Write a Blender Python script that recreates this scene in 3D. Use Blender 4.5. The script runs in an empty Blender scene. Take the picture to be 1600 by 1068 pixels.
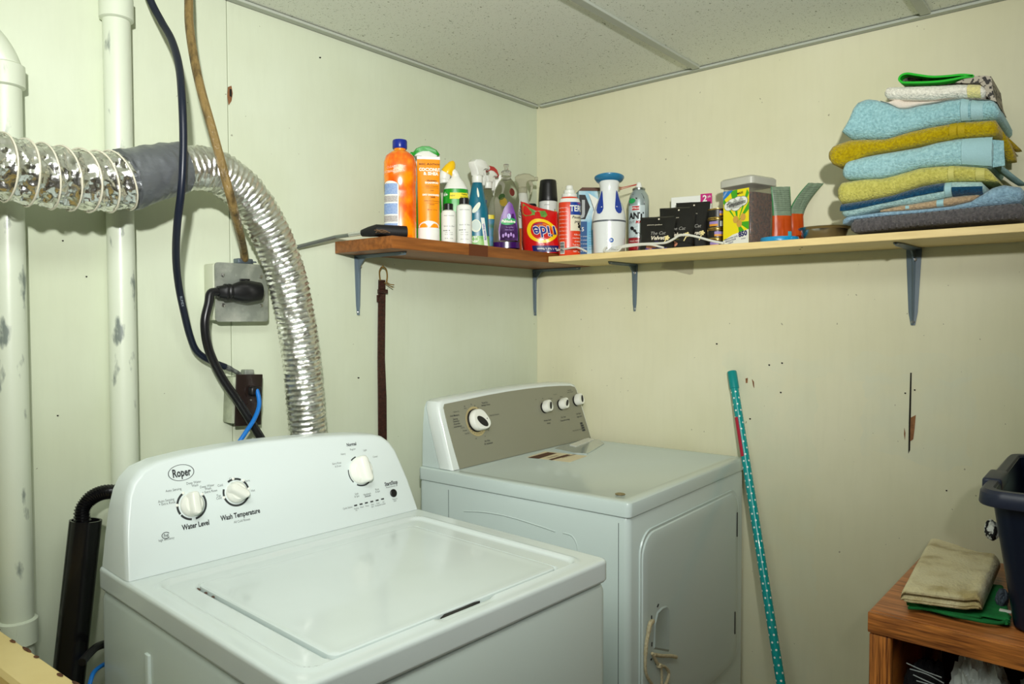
import bpy, bmesh, math, random
from mathutils import Vector, Matrix, noise
random.seed(7)
C = bpy.context.scene.collection
PI = math.pi

# ------------------------------------------------------------------ camera, light, exposure
H = 1.37                                    # lens height above the floor
CAM = Vector((-2.1305, -1.6439, H))
RIGHT = Vector((0.64459, -0.76452, -0.00294))
UP = Vector((0.02621, 0.01825, 0.99949))
FWD = Vector((0.76408, 0.64434, -0.03180))
F_PX, CX, CY = 1152.34, 789.58, 534.18
cd = bpy.data.cameras.new('camera'); cam = bpy.data.objects.new('camera', cd); C.objects.link(cam)
cd.sensor_width = 36; cd.lens = F_PX / 1600 * 36
cd.shift_x = (800 - CX) / 1600; cd.shift_y = -(534 - CY) / 1600
cd.clip_start = 0.02
cam.matrix_world = Matrix(((RIGHT.x, UP.x, -FWD.x, CAM.x), (RIGHT.y, UP.y, -FWD.y, CAM.y), (RIGHT.z, UP.z, -FWD.z, CAM.z), (0, 0, 0, 1)))
bpy.context.scene.camera = cam
w = bpy.data.worlds.new('world'); bpy.context.scene.world = w; w.use_nodes = True
w.node_tree.nodes['Background'].inputs[0].default_value = (.9, .95, 1, 1)
w.node_tree.nodes['Background'].inputs[1].default_value = 0.05
def lamp(name, kind, loc, energy, color, target=None, **kw):
    l = bpy.data.lights.new(name, kind); l.energy = energy; l.color = color
    for k, v_ in kw.items(): setattr(l, k, v_)
    o = bpy.data.objects.new(name, l); C.objects.link(o); o.location = loc
    if target is not None:
        o.rotation_euler = (Vector(target) - Vector(loc)).to_track_quat('-Z', 'Y').to_euler()
    return o
# the photographer's flash, held behind, above and right of the lens, turned up towards the corner
lamp('flash_lamp', 'SPOT', CAM - FWD * .42 + RIGHT * .06 + Vector((0, 0, .40)), 235, (1, .995, .965), (-.42, 0, 2.25),
     spot_size=math.radians(92), spot_blend=1.0, shadow_soft_size=.035)
# the room's own ceiling fitting, behind and above the camera
lamp('ceiling_lamp', 'AREA', (-2.1, -1.3, 2.10), 15, (.95, 1, .96), (-2.1, -1.3, 0), shape='RECTANGLE', size=1.1, size_y=.5)
vs = bpy.context.scene.view_settings
vs.view_transform = 'Standard'; vs.look = 'None'; vs.gamma = 1; vs.use_curve_mapping = False
vs.exposure = -0.08

# ------------------------------------------------------------------ survey: a picture point on a known plane of the room
def ray(px, py): return RIGHT * ((px - CX) / F_PX) + UP * (-(py - CY) / F_PX) + FWD
def on(ax, px, py, val):
    r = ray(px, py); return CAM + r * ((val - CAM[ax]) / r[ax])
def onx(px, py, x): return on(0, px, py, x)
def ony(px, py, y): return on(1, px, py, y)
def onz(px, py, z): return on(2, px, py, z)

# ------------------------------------------------------------------ materials
def lin(c):
    return tuple(((v / 255) / 12.92 if v / 255 <= .04045 else ((v / 255 + .055) / 1.055) ** 2.4) for v in c) + (1,)
M = {}
def mat(key, rgb, rough=.5, metal=0, c2=None, nscale=8, lo=.35, hi=.65, stretch=(1, 1, 1), bump=0, bscale=200, trans=0, ior=1.45,
        coat=0, sheen=0, spec=.5, c3=None, detail=4, bstretch=None):
    if key in M: return M[key]
    m = bpy.data.materials.new(key); m.use_nodes = True; nt = m.node_tree; N = nt.nodes; L = nt.links
    b = N['Principled BSDF']
    b.inputs['Base Color'].default_value = lin(rgb); b.inputs['Roughness'].default_value = rough; b.inputs['Metallic'].default_value = metal
    b.inputs['Transmission Weight'].default_value = trans; b.inputs['IOR'].default_value = ior
    b.inputs['Coat Weight'].default_value = coat; b.inputs['Sheen Weight'].default_value = sheen
    b.inputs['Specular IOR Level'].default_value = spec
    tc = N.new('ShaderNodeTexCoord')
    if c2:
        mp = N.new('ShaderNodeMapping'); mp.inputs['Scale'].default_value = stretch; L.new(tc.outputs['Object'], mp.inputs[0])
        n = N.new('ShaderNodeTexNoise'); n.inputs['Scale'].default_value = nscale; n.inputs['Detail'].default_value = detail
        L.new(mp.outputs[0], n.inputs['Vector'])
        r = N.new('ShaderNodeValToRGB'); e = r.color_ramp.elements
        e[0].position = lo; e[0].color = lin(rgb); e[1].position = hi; e[1].color = lin(c2)
        if c3: q = e.new((lo + hi) / 2); q.color = lin(c3)
        L.new(n.outputs['Fac'], r.inputs[0]); L.new(r.outputs[0], b.inputs['Base Color'])
    if bump:
        mp2 = N.new('ShaderNodeMapping'); mp2.inputs['Scale'].default_value = bstretch or (1, 1, 1); L.new(tc.outputs['Object'], mp2.inputs[0])
        n2 = N.new('ShaderNodeTexNoise'); n2.inputs['Scale'].default_value = bscale; n2.inputs['Detail'].default_value = 3
        L.new(mp2.outputs[0], n2.inputs['Vector'])
        bp = N.new('ShaderNodeBump'); bp.inputs['Strength'].default_value = bump; bp.inputs['Distance'].default_value = .004
        L.new(n2.outputs['Fac'], bp.inputs['Height']); L.new(bp.outputs[0], b.inputs['Normal'])
    M[key] = m; return m

def wall_mat(key, rgb, c2, patches=()):
    """painted wall board: mottled paint, brush marks, small dark specks; patches = older paint showing (y0,y1,z0,z1,colour)"""
    m = bpy.data.materials.new(key); m.use_nodes = True; nt = m.node_tree; N = nt.nodes; L = nt.links; b = N['Principled BSDF']
    b.inputs['Roughness'].default_value = .5; b.inputs['Specular IOR Level'].default_value = .3
    g = N.new('ShaderNodeNewGeometry')
    def noi(scale, st=(1, 1, 1), det=4):
        mp = N.new('ShaderNodeMapping'); mp.inputs['Scale'].default_value = st; L.new(g.outputs['Position'], mp.inputs[0])
        n = N.new('ShaderNodeTexNoise'); n.inputs['Scale'].default_value = scale; n.inputs['Detail'].default_value = det; L.new(mp.outputs[0], n.inputs['Vector']); return n
    def ramp(src, lo, hi, a, c):
        r = N.new('ShaderNodeValToRGB'); e = r.color_ramp.elements; e[0].position = lo; e[1].position = hi; e[0].color = a; e[1].color = c
        L.new(src, r.inputs[0]); return r.outputs[0]
    def mix(f, a, c):
        x = N.new('ShaderNodeMix'); x.data_type = 'RGBA'
        if isinstance(f, float): x.inputs[0].default_value = f
        else: L.new(f, x.inputs[0])
        for i, s in ((6, a), (7, c)):
            if isinstance(s, tuple): x.inputs[i].default_value = s
            else: L.new(s, x.inputs[i])
        return x.outputs[2]
    def math_(op, a, c):
        x = N.new('ShaderNodeMath'); x.operation = op
        for i, s in ((0, a), (1, c)):
            if isinstance(s, (int, float)): x.inputs[i].default_value = s
            else: L.new(s, x.inputs[i])
        return x.outputs[0]
    W1, BK = (1, 1, 1, 1), (0, 0, 0, 1)
    col = mix(ramp(noi(2.2).outputs['Fac'], .35, .65, BK, W1), lin(rgb), lin(c2))
    sep = N.new('ShaderNodeSeparateXYZ'); L.new(g.outputs['Position'], sep.inputs[0])
    jit = math_('MULTIPLY', math_('SUBTRACT', noi(9).outputs['Fac'], .5), .14)
    for (y0, y1, z0, z1, pc, amt) in patches:
        yy = math_('ADD', sep.outputs[1], jit); zz = math_('ADD', sep.outputs[2], jit)
        f = math_('MULTIPLY', math_('MULTIPLY', math_('GREATER_THAN', yy, y0), math_('LESS_THAN', yy, y1)),
                  math_('MULTIPLY', math_('GREATER_THAN', zz, z0), math_('LESS_THAN', zz, z1)))
        f = math_('MULTIPLY', f, amt)
        f = math_('MULTIPLY', f, ramp(noi(14).outputs['Fac'], .3, .6, BK, W1))
        col = mix(f, col, lin(pc))
    # brush marks, smudges and specks
    col = mix(math_('MULTIPLY', ramp(noi(60, (1, 1, .12)).outputs['Fac'], .45, .8, BK, W1), .05), col, lin([v * .72 for v in rgb]))
    sp = math_('LESS_THAN', noi(75, (1, 1, 1), 1).outputs['Fac'], .222)
    sp = math_('MULTIPLY', sp, math_('GREATER_THAN', noi(5).outputs['Fac'], .46))
    col = mix(math_('MULTIPLY', sp, .55), col, lin((92, 84, 62)))
    L.new(col, b.inputs['Base Color'])
    bp = N.new('ShaderNodeBump'); bp.inputs['Strength'].default_value = .12; bp.inputs['Distance'].default_value = .003
    L.new(noi(90, (1, 1, .25)).outputs['Fac'], bp.inputs['Height']); L.new(bp.outputs[0], b.inputs['Normal'])
    M[key] = m; return m

# ------------------------------------------------------------------ mesh helpers
class MB:
    def __init__(s): s.V = []; s.F = []; s.I = []
    def add(s, V, F, mi=0):
        o = len(s.V); s.V += [tuple(v) for v in V]; s.F += [tuple(i + o for i in f) for f in F]; s.I += [mi] * len(F); return s
    def box(s, c, d, mi=0, T=None):
        x, y, z = (k / 2 for k in d)
        V = [Vector((sx * x, sy * y, sz * z)) + Vector(c) for sx in (-1, 1) for sy in (-1, 1) for sz in (-1, 1)]
        if T: V = [T @ v for v in V]
        return s.add(V, [(0, 1, 3, 2), (4, 6, 7, 5), (0, 4, 5, 1), (2, 3, 7, 6), (0, 2, 6, 4), (1, 5, 7, 3)], mi)
    def rbox(s, c, d, r, seg=2, mi=0, T=None):
        bm = bmesh.new(); bmesh.ops.create_cube(bm, size=1)
        for v in bm.verts: v.co = Vector((v.co.x * d[0], v.co.y * d[1], v.co.z * d[2]))
        bmesh.ops.bevel(bm, geom=list(bm.edges), offset=min(r, min(d) * .49), segments=seg, profile=.5, affect='EDGES')
        for v in bm.verts:
            v.co += Vector(c)
            if T: v.co = T @ v.co
        bm.verts.index_update()
        s.add([v.co[:] for v in bm.verts], [[v.index for v in f.verts] for f in bm.faces], mi); bm.free(); return s
    def tube(s, pts, r, seg=10, cap=True, mi=0, closed=False):
        pts = [Vector(p) for p in pts]; n = len(pts); V = []; F = []; prev = None
        for i, p in enumerate(pts):
            t = (pts[(i + 1) % n] - pts[i - 1]) if closed else (pts[min(i + 1, n - 1)] - pts[max(i - 1, 0)])
            t.normalize()
            if prev is None:
                a = Vector((0, 0, 1)) if abs(t.z) < .9 else Vector((1, 0, 0)); u = t.cross(a).normalized()
            else: u = (prev - t * prev.dot(t)).normalized()
            prev = u; v = t.cross(u); rr = r[i] if isinstance(r, (list, tuple)) else r
            V += [p + u * (rr * math.cos(2 * PI * k / seg)) + v * (rr * math.sin(2 * PI * k / seg)) for k in range(seg)]
        for i in range(n if closed else n - 1):
            j = (i + 1) % n
            F += [(i * seg + k, i * seg + (k + 1) % seg, j * seg + (k + 1) % seg, j * seg + k) for k in range(seg)]
        if cap and not closed: F += [tuple(range(seg))[::-1], tuple(range((n - 1) * seg, n * seg))]
        return s.add(V, F, mi)
    def lathe(s, prof, c=(0, 0, 0), seg=24, mi=0, T=None, cap=True):
        V = []; F = []; n = len(prof)
        for (r, z) in prof:
            V += [Vector((c[0] + r * math.cos(2 * PI * k / seg), c[1] + r * math.sin(2 * PI * k / seg), c[2] + z)) for k in range(seg)]
        for i in range(n - 1):
            F += [(i * seg + k, i * seg + (k + 1) % seg, (i + 1) * seg + (k + 1) % seg, (i + 1) * seg + k) for k in range(seg)]
        if cap: F += [tuple(range(seg))[::-1], tuple(range((n - 1) * seg, n * seg))]
        if T: V = [T @ v for v in V]
        return s.add(V, F, mi)
    def loft(s, rings, cap=True, mi=0, closed=True):
        n = len(rings[0]); V = [p for r in rings for p in r]; F = []
        for i in range(len(rings) - 1):
            for k in range(n if closed else n - 1):
                F.append((i * n + k, i * n + (k + 1) % n, (i + 1) * n + (k + 1) % n, (i + 1) * n + k))
        if cap: F += [tuple(range(n))[::-1], tuple(range((len(rings) - 1) * n, len(rings) * n))]
        return s.add(V, F, mi)
    def prism(s, poly, y0, y1, mi=0, T=None):
        """outline in x,z pulled from y0 to y1"""
        V = [Vector((x, y0, z)) for x, z in poly] + [Vector((x, y1, z)) for x, z in poly]; n = len(poly)
        F = [tuple(range(n)), tuple(range(n, 2 * n))[::-1]] + [(i, i + n, (i + 1) % n + n, (i + 1) % n) for i in range(n)]
        if T: V = [T @ v for v in V]
        return s.add(V, F, mi)
    def build(s, name, m, parent=None, angle=35, recalc=True):
        if not s.V: return None
        me = bpy.data.meshes.new(name); me.from_pydata([tuple(v) for v in s.V], [], s.F)
        for x in (m if isinstance(m, (list, tuple)) else [m]): me.materials.append(x)
        if any(s.I): me.polygons.foreach_set('material_index', s.I)
        if recalc:
            bm = bmesh.new(); bm.from_mesh(me); bmesh.ops.recalc_face_normals(bm, faces=bm.faces); bm.to_mesh(me); bm.free()
        me.polygons.foreach_set('use_smooth', [True] * len(me.polygons)); me.set_sharp_from_angle(angle=math.radians(angle)); me.update()
        o = bpy.data.objects.new(name, me); C.objects.link(o)
        if parent: o.parent = parent
        if name in ('lettering', 'print', 'label_print', 'dot_print', 'dial_mark', 'sticker_print', 'rust_chip', 'pile_rib', 'rear_label'): o['kind'] = 'stuff'   # flat print and specks too small to pick apart
        return o
def tag(o, label, cat, group=None):
    o['label'] = label; o['category'] = cat
    if group: o['group'] = group
    return o
def thing(name, label, cat, loc=(0, 0, 0), rz=0, group=None):
    o = bpy.data.objects.new(name, None); C.objects.link(o); o.location = loc; o.rotation_euler = (0, 0, rz); o.empty_display_size = .05
    return tag(o, label, cat, group)
def struct(o): o['kind'] = 'structure'; return o
def face_cam(x, y): return math.atan2(CAM.y - y, CAM.x - x) + PI / 2       # turns local -y towards the viewer
def smooth(pts, n=8):
    """Catmull-Rom through points"""
    P = [Vector(p) for p in pts]; P = [P[0] * 2 - P[1]] + P + [P[-1] * 2 - P[-2]]; out = []
    for i in range(1, len(P) - 2):
        for k in range(n):
            t = k / n; a, b, c, d = P[i - 1:i + 3]
            out.append(.5 * ((2 * b) + (c - a) * t + (2 * a - 5 * b + 4 * c - d) * t * t + (3 * b - a - 3 * c + d) * t ** 3))
    out.append(P[-2]); return out
def interp(tab, x):
    if x <= tab[0][0]: return tab[0][1]
    for (a, fa), (b, fb) in zip(tab, tab[1:]):
        if x <= b: return fa + (fb - fa) * (x - a) / (b - a)
    return tab[-1][1]
# lettering: flat glyph meshes laid on a surface by a mapping (s, t) -> point
_fc = {}
def glyphs(txt, size, align='CENTER', fat=0, shear=0):
    k = (txt, size, align, fat, shear)
    if k not in _fc:
        cu = bpy.data.curves.new('t', 'FONT'); cu.body = txt; cu.size = size; cu.align_x = align; cu.align_y = 'CENTER'; cu.resolution_u = 2
        cu.offset = fat * size; cu.shear = shear
        ob = bpy.data.objects.new('t', cu); me = bpy.data.meshes.new_from_object(ob)
        _fc[k] = ([v.co.copy() for v in me.vertices], [tuple(p.vertices) for p in me.polygons])
        bpy.data.objects.remove(ob); bpy.data.meshes.remove(me); bpy.data.curves.remove(cu)
    return _fc[k]
def write(mb, txt, size, fn, s0=0, t0=0, align='CENTER', fat=0, shear=0, rot=0, sx=1, mi=0):
    V, F = glyphs(txt, size, align, fat, shear); c, s = math.cos(rot), math.sin(rot)
    mb.add([fn(s0 + (v.x * sx) * c - v.y * s, t0 + (v.x * sx) * s + v.y * c) for v in V], F, mi)
def patch(mb, fn, s0, s1, t0, t1, ns=8, nt=2, mi=0):
    V = [fn(s0 + (s1 - s0) * i / ns, t0 + (t1 - t0) * j / nt) for j in range(nt + 1) for i in range(ns + 1)]
    F = [(j * (ns + 1) + i, j * (ns + 1) + i + 1, (j + 1) * (ns + 1) + i + 1, (j + 1) * (ns + 1) + i) for j in range(nt) for i in range(ns)]
    mb.add(V, F, mi)
def disc(mb, fn, s, t, rs, rt, n=16, rot=0, mi=0):
    c, q = math.cos(rot), math.sin(rot)
    V = [fn(s, t)] + [fn(s + rs * math.cos(a) * c - rt * math.sin(a) * q, t + rs * math.cos(a) * q + rt * math.sin(a) * c) for a in [2 * PI * k / n for k in range(n)]]
    mb.add(V, [(0, k + 1, (k + 1) % n + 1) for k in range(n)], mi)
def polyfill(mb, fn, poly, mi=0):
    cx = sum(p[0] for p in poly) / len(poly); cy = sum(p[1] for p in poly) / len(poly); n = len(poly)
    mb.add([fn(cx, cy)] + [fn(*p) for p in poly], [(0, k + 1, (k + 1) % n + 1) for k in range(n)], mi)
def ring(mb, fn, s, t, r0, r1, a0=0, a1=2 * PI, n=32, mi=0, ry=1):
    V = []
    for k in range(n + 1):
        a = a0 + (a1 - a0) * k / n
        V += [fn(s + r0 * math.cos(a), t + r0 * ry * math.sin(a)), fn(s + r1 * math.cos(a), t + r1 * ry * math.sin(a))]
    mb.add(V, [(2 * k, 2 * k + 1, 2 * k + 3, 2 * k + 2) for k in range(n)], mi)
class Bottle:
    """stack of superellipse rings (z, rx, ry, n); front is local -y"""
    def __init__(s, rings): s.r = rings
    def at(s, z):
        R = s.r
        if z <= R[0][0]: return R[0][1:]
        for a, b in zip(R, R[1:]):
            if z <= b[0]:
                t = (z - a[0]) / max(1e-9, b[0] - a[0]); return tuple(a[i] + (b[i] - a[i]) * t for i in (1, 2, 3))
        return R[-1][1:]
    def pt(s, th, z, eps=0):
        rx, ry, n = s.at(z); rx += eps; ry += eps; sn, cs = math.sin(th), math.cos(th); e = 2 / n
        return Vector((rx * math.copysign(abs(sn) ** e, sn), -ry * math.copysign(abs(cs) ** e, cs), z))
    def mesh(s, mb, seg=32, mi=0, z0=None, z1=None, eps=0, ease=True):
        R = s.r; zs = []
        for a, b in zip(R, R[1:]):
            k = max(1, min(6, int((b[0] - a[0]) / .012)))
            zs += [a[0] + (b[0] - a[0]) * i / k for i in range(k)]
        zs.append(R[-1][0])
        if z0 is not None: zs = [z0] + [z for z in zs if z0 < z < z1] + [z1]
        mb.loft([[s.pt(2 * PI * k / seg, z, eps) for k in range(seg)] for z in zs], mi=mi); return mb
    def fn(s, zmid, eps=.0006, th0=0):
        """arc-length mapping around the ring at zmid"""
        T = [(-2.6 + 5.2 * i / 104) for i in range(105)]; P = [s.pt(t, zmid) for t in T]; acc = [0]
        for a, b in zip(P, P[1:]): acc.append(acc[-1] + (b - a).length)
        mid = interp(list(zip(T, acc)), th0); tab = [(a - mid, t) for a, t in zip(acc, T)]
        return lambda u, z: s.pt(interp(tab, u), z, eps)
def rot_rect(cx, cy, w, h, r, n=5):
    out = []
    for (sx, sy, a0) in ((1, 1, 0), (-1, 1, PI / 2), (-1, -1, PI), (1, -1, 1.5 * PI)):
        out += [(cx + sx * (w / 2 - r) + r * math.cos(a0 + PI / 2 * k / n), cy + sy * (h / 2 - r) + r * math.sin(a0 + PI / 2 * k / n)) for k in range(n + 1)]
    return out

# ------------------------------------------------------------------ the room
CEIL = 2.1234
white_paint = mat('white paint', (226, 228, 214), .5)
m_left = wall_mat('left wall paint', (212, 220, 198), (202, 209, 183))
m_right = wall_mat('right wall paint', (223, 221, 192), (214, 212, 179),
                   [(-1.36, -1.10, 1.0, 1.22, (212, 216, 194), .4), (-1.8, -.70, 1.205, 1.27, (212, 216, 192), .3), (-.98, -.74, .3, 1.2, (212, 216, 190), .35)])
m_gap = mat('dark gap', (58, 52, 40), .9)
fl = struct(MB().box((-1.6, -1.5, -.02), (3.4, 3.4, .04)).build('floor', mat('concrete floor', (150, 140, 122), .7, c2=(118, 110, 96), nscale=5, bump=.2, bscale=60)))
wl = struct(MB().box((-1.6, .045, 1.1), (3.4, .06, 2.3)).build('wall_left', m_gap))
SEAM = ony(358.5, 300, 0).x
for x0, x1 in ((-3.3, SEAM - .61 * 2 - .001), (SEAM - 1.219, SEAM - .001), (SEAM + .001, 0)):
    MB().rbox(((x0 + x1) / 2, .0075, 1.1), (x1 - x0, .015, 2.3), .0012, 1).build('panel', m_left, wl)
wr = struct(MB().box((.03, -1.55, 1.1), (.06, 3.3, 2.3)).build('wall_right', m_right))
m_far = mat('dark panelling', (112, 108, 98), .6, c2=(92, 88, 80), nscale=6, stretch=(6, 6, .6))
struct(MB().box((-1.6, -3.2, 1.1), (3.4, .06, 2.3)).build('wall_front', m_far))
struct(MB().box((-3.3, -1.55, 1.1), (.06, 3.4, 2.3)).build('wall_back', m_far))
# ceiling: lay-in tiles in a painted steel grid
m_tile = bpy.data.materials.new('acoustic tile'); m_tile.use_nodes = True
def _tile():
    nt = m_tile.node_tree; N = nt.nodes; L = nt.links; b = N['Principled BSDF']; b.inputs['Roughness'].default_value = .95; b.inputs['Specular IOR Level'].default_value = .1
    g = N.new('ShaderNodeNewGeometry')
    def thr(scale, st, lo, hi, det=2):
        mp = N.new('ShaderNodeMapping'); mp.inputs['Scale'].default_value = st; L.new(g.outputs['Position'], mp.inputs[0])
        n = N.new('ShaderNodeTexNoise'); n.inputs['Scale'].default_value = scale; n.inputs['Detail'].default_value = det; L.new(mp.outputs[0], n.inputs['Vector'])
        r = N.new('ShaderNodeValToRGB'); e = r.color_ramp.elements; e[0].position = lo; e[1].position = hi; e[0].color = (1, 1, 1, 1); e[1].color = (0, 0, 0, 1)
        L.new(n.outputs['Fac'], r.inputs[0]); return r.outputs[0]
    a = thr(120, (.7, 1, 1), .27, .32); c = thr(300, (1, 1, 1), .27, .33, 1)
    mx = N.new('ShaderNodeMath'); mx.operation = 'MAXIMUM'; L.new(a, mx.inputs[0]); L.new(c, mx.inputs[1])
    x = N.new('ShaderNodeMix'); x.data_type = 'RGBA'; x.inputs[6].default_value = lin((236, 240, 228)); x.inputs[7].default_value = lin((164, 168, 146)); L.new(mx.outputs[0], x.inputs[0])
    L.new(x.outputs[2], b.inputs['Base Color'])
    bp = N.new('ShaderNodeBump'); bp.inputs['Strength'].default_value = .6; bp.inputs['Distance'].default_value = .004; bp.invert = True
    L.new(mx.outputs[0], bp.inputs['Height']); L.new(bp.outputs[0], b.inputs['Normal'])
_tile()
m_grid = mat('ceiling grid paint', (178, 184, 172), .45)
ce = struct(MB().box((-1.6, -1.55, CEIL + .06), (3.4, 3.4, .04)).build('ceiling', m_gap))
ys = [0, -.6315, -1.2455, -1.855, -2.465, -3.17]; xs = [0, -1.235, -2.455, -3.27]
for y0, y1 in zip(ys, ys[1:]):
    for x0, x1 in zip(xs, xs[1:]):
        MB().box(((x0 + x1) / 2, (y0 + y1) / 2, CEIL + .016), (x0 - x1 - .004, y0 - y1 - .004, .015)).build('ceiling_tile', m_tile, ce)
for y in ys[1:-1]: MB().rbox((-1.64, y, CEIL + .004), (3.22, .024, .008), .001, 1).build('ceiling_tee', m_grid, ce)
for x in xs[1:-1]:
    for y0, y1 in zip(ys, ys[1:]): MB().rbox((x, (y0 + y1) / 2, CEIL + .004), (.024, y0 - y1 - .026, .008), .001, 1).build('cross_tee', m_grid, ce)
struct(MB().box((-1.62, -.011, CEIL + .003), (3.2, .022, .006)).box((-1.62, -.001, CEIL + .012), (3.2, .002, .024)).build('trim_1', m_grid))
struct(MB().box((-.011, -1.6, CEIL + .003), (.022, 3.14, .006)).box((-.001, -1.6, CEIL + .012), (.002, 3.14, .024)).build('trim_2', m_grid))
# wear in the right wall: an open seam with torn board paper beside it, small gouges; a gouge in the left wall
m_torn = mat('torn board paper', (150, 104, 66), .9, c2=(120, 80, 50), nscale=80)
def flaw(name, pts, m, parent, onp, d=.0012):
    mb = MB(); n = len(pts); V = []
    for k in (0, 1):
        for p in pts:
            q = onp(*p); V.append(q)
    out = Vector((-d, 0, 0)) if parent is wr else Vector((0, -d, 0))
    V = [v + (out if i < n else Vector((0, 0, 0))) for i, v in enumerate(V)]
    mb.add(V, [tuple(range(n)), tuple(range(n, 2 * n))[::-1]] + [(i, i + n, (i + 1) % n + n, (i + 1) % n) for i in range(n)])
    return mb.build(name, m, parent)
rp = lambda x, y: onx(x, y, 0); lp = lambda x, y: ony(x, y, 0)
m_slot = mat('open seam', (34, 30, 24), 1)
flaw('open_seam', [(1422.4, 582), (1424.6, 582), (1423.5, 640), (1422, 703), (1419.3, 708), (1420, 660)], m_slot, wr, rp)
flaw('torn_paper', [(1423, 652), (1431, 648), (1429, 670), (1427, 686), (1422.4, 689)], m_torn, wr, rp, .002)
flaw('torn_paper', [(1413, 668), (1414.8, 676), (1414, 687), (1412.6, 678)], m_torn, wr, rp)
flaw('gouge', [(1165, 591), (1168.5, 590), (1168, 598), (1165.5, 598)], m_torn, wr, rp)
flaw('gouge', [(1175, 592), (1178, 596), (1178.6, 606), (1177, 603)], m_torn, wr, rp)
for p in ((1172, 654), (1220, 612.8), (1414.5, 614), (1429.3, 609), (1479, 766), (1202, 570), (1222, 567), (1120, 537)):
    flaw('nail_hole', [(p[0] - 1.3, p[1] - 1.2), (p[0] + 1.3, p[1] - 1), (p[0] + 1.2, p[1] + 1.2), (p[0] - 1, p[1] + 1)], m_slot, wr, rp)
flaw('gouge', [(356, 136), (361, 134), (363, 146), (361, 158), (357, 164), (355, 150)], m_torn, wl, lp, .002)
flaw('gouge', [(358, 139), (361, 140), (361.5, 152), (358, 150)], m_slot, wl, lp, .003)
for p in ((90, 649), (135, 432), (98, 376), (395, 610), (176, 548), (560, 590), (500, 90)):
    flaw('nail_hole', [(p[0] - 1.4, p[1] - 1), (p[0] + 1.4, p[1] - 1), (p[0] + 1, p[1] + 1.1), (p[0] - 1, p[1] + 1)], m_slot, wl, lp)

# ------------------------------------------------------------------ shelves and brackets
SB, SC = 1.579, 1.566                       # top of the brown board, top of the cream board
m_brown = mat('brown board', (152, 92, 40), .45, c2=(120, 70, 28), nscale=6, stretch=(1.2, 14, 14), bump=.08, bscale=50)
m_cream = mat('cream board', (236, 212, 150), .5, c2=(222, 196, 136), nscale=10, stretch=(8, 1, 8))
m_under = mat('board underside', (206, 200, 176), .6)
sh = thing('shelf_board', 'brown stained wooden shelf board on the left wall under the cleaning bottles', 'shelf', (-.45, -.12, SB - .032))
MB().rbox((-.001, .0015, .016), (.893, .233, .032), .002, 2).build('board', m_brown, sh)
m_stain = mat('dark stain', (96, 48, 20), .5)
a = ony(733, 385, -.2355).x; b = ony(762, 385, -.2355).x
MB().box(((a + b) / 2 + .45, -.1158, .016), (b - a, .0012, .0325)).build('stain_patch', m_stain, sh)
sc = thing('shelf_board', 'cream laminate shelf board on the right wall carrying towels and pet treats', 'shelf', (-.126, -1.5, SC - .018))
MB().rbox((0, 0, .009), (.248, 2.526, .018), .0012, 1).build('board', m_cream, sc)
for px, py in ((1250, 389), (1253, 386), (1268, 383), (1380, 374), (1545, 362), (1550, 364.5), (1560, 363.5), (1585, 361.5)):
    q = onz(px, py, SC - .018)
    if -.245 < q.x < -.01: MB().lathe([(.0025, 0), (.0025, .0006)], (q.x + .126, q.y + 1.5, -.0008), 8).build('screw_hole', m_slot, sc)
m_brk = mat('blue grey enamel', (96, 112, 122), .4, coat=.2)
m_screw = mat('steel screw', (190, 190, 186), .3, 1)
def bracket(loc, rz, leg, arm, label, wide=.022):
    t = thing('shelf_bracket', label, 'bracket', loc, rz, 'shelf brackets')       # local -y away from the wall
    mb = MB()
    def plate(p0, p1, w0, w1, nrm, th=.003):
        p0, p1, nrm = Vector(p0), Vector(p1), Vector(nrm); rings = []
        for k in range(7):
            u = k / 6; p = p0.lerp(p1, u); wdt = (w0 + (w1 - w0) * u) / 2
            if k == 6: wdt *= .55
            rings.append([p + Vector((-wdt, 0, 0)), p + Vector((-wdt * .35, 0, 0)), p + Vector((0, 0, 0)) + nrm * .006, p + Vector((wdt * .35, 0, 0)), p + Vector((wdt, 0, 0)),
                          p + Vector((wdt, 0, 0)) - nrm * -th, p + Vector((wdt * .3, 0, 0)) + nrm * (th + .001), p + nrm * (.006 + th), p + Vector((-wdt * .3, 0, 0)) + nrm * (th + .001), p + Vector((-wdt, 0, 0)) + nrm * th])
        mb.loft(rings)
    plate((0, -.0002, -.004), (0, -.0002, -leg), wide, wide * .5, (0, -1, 0))
    plate((0, -.004, -.0006), (0, -arm, -.0006), wide, wide * .5, (0, 0, -1))
    mb.prism([(-.0015, 0), (.0015, 0), (.0015, -.05), (-.0015, -.05)], -.002, -.004)
    g = [(-.003, -.003), (-.05, -.003), (-.03, -.012), (-.012, -.03), (-.003, -.06)]
    V = [Vector((s * .0022, y, z)) for s in (-1, 1) for y, z in g]
    mb.add(V, [(0, 1, 2, 3, 4), (9, 8, 7, 6, 5)] + [(i, (i + 1) % 5, (i + 1) % 5 + 5, i + 5) for i in range(5)])
    mb.build('bracket_body', m_brk, t)
    for z in (-.03, -leg + .008):
        MB().lathe([(.0045, 0), (.0045, .001), (.003, .0022)], (0, 0, 0), 10, T=Matrix.Translation((.004 if z > -.1 else 0, -.0085 if z > -.1 else -.0035, z)) @ Matrix.Rotation(PI / 2, 4, 'X')).build('screw', m_screw, t)
    MB().lathe([(.0045, 0), (.0045, .001), (.003, .0022)], (0, 0, 0), 10, T=Matrix.Translation((0, -arm + .012, -.0035)) @ Matrix.Rotation(PI, 4, 'X')).build('screw', m_screw, t)
bracket((-.82, 0, 1.547), 0, .166, .2, 'blue grey steel bracket under the left end of the brown shelf beside the belt')
bracket((-.018, -.001, 1.547), 0, .166, .2, 'blue grey steel bracket under the brown shelf in the wall corner')
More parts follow.
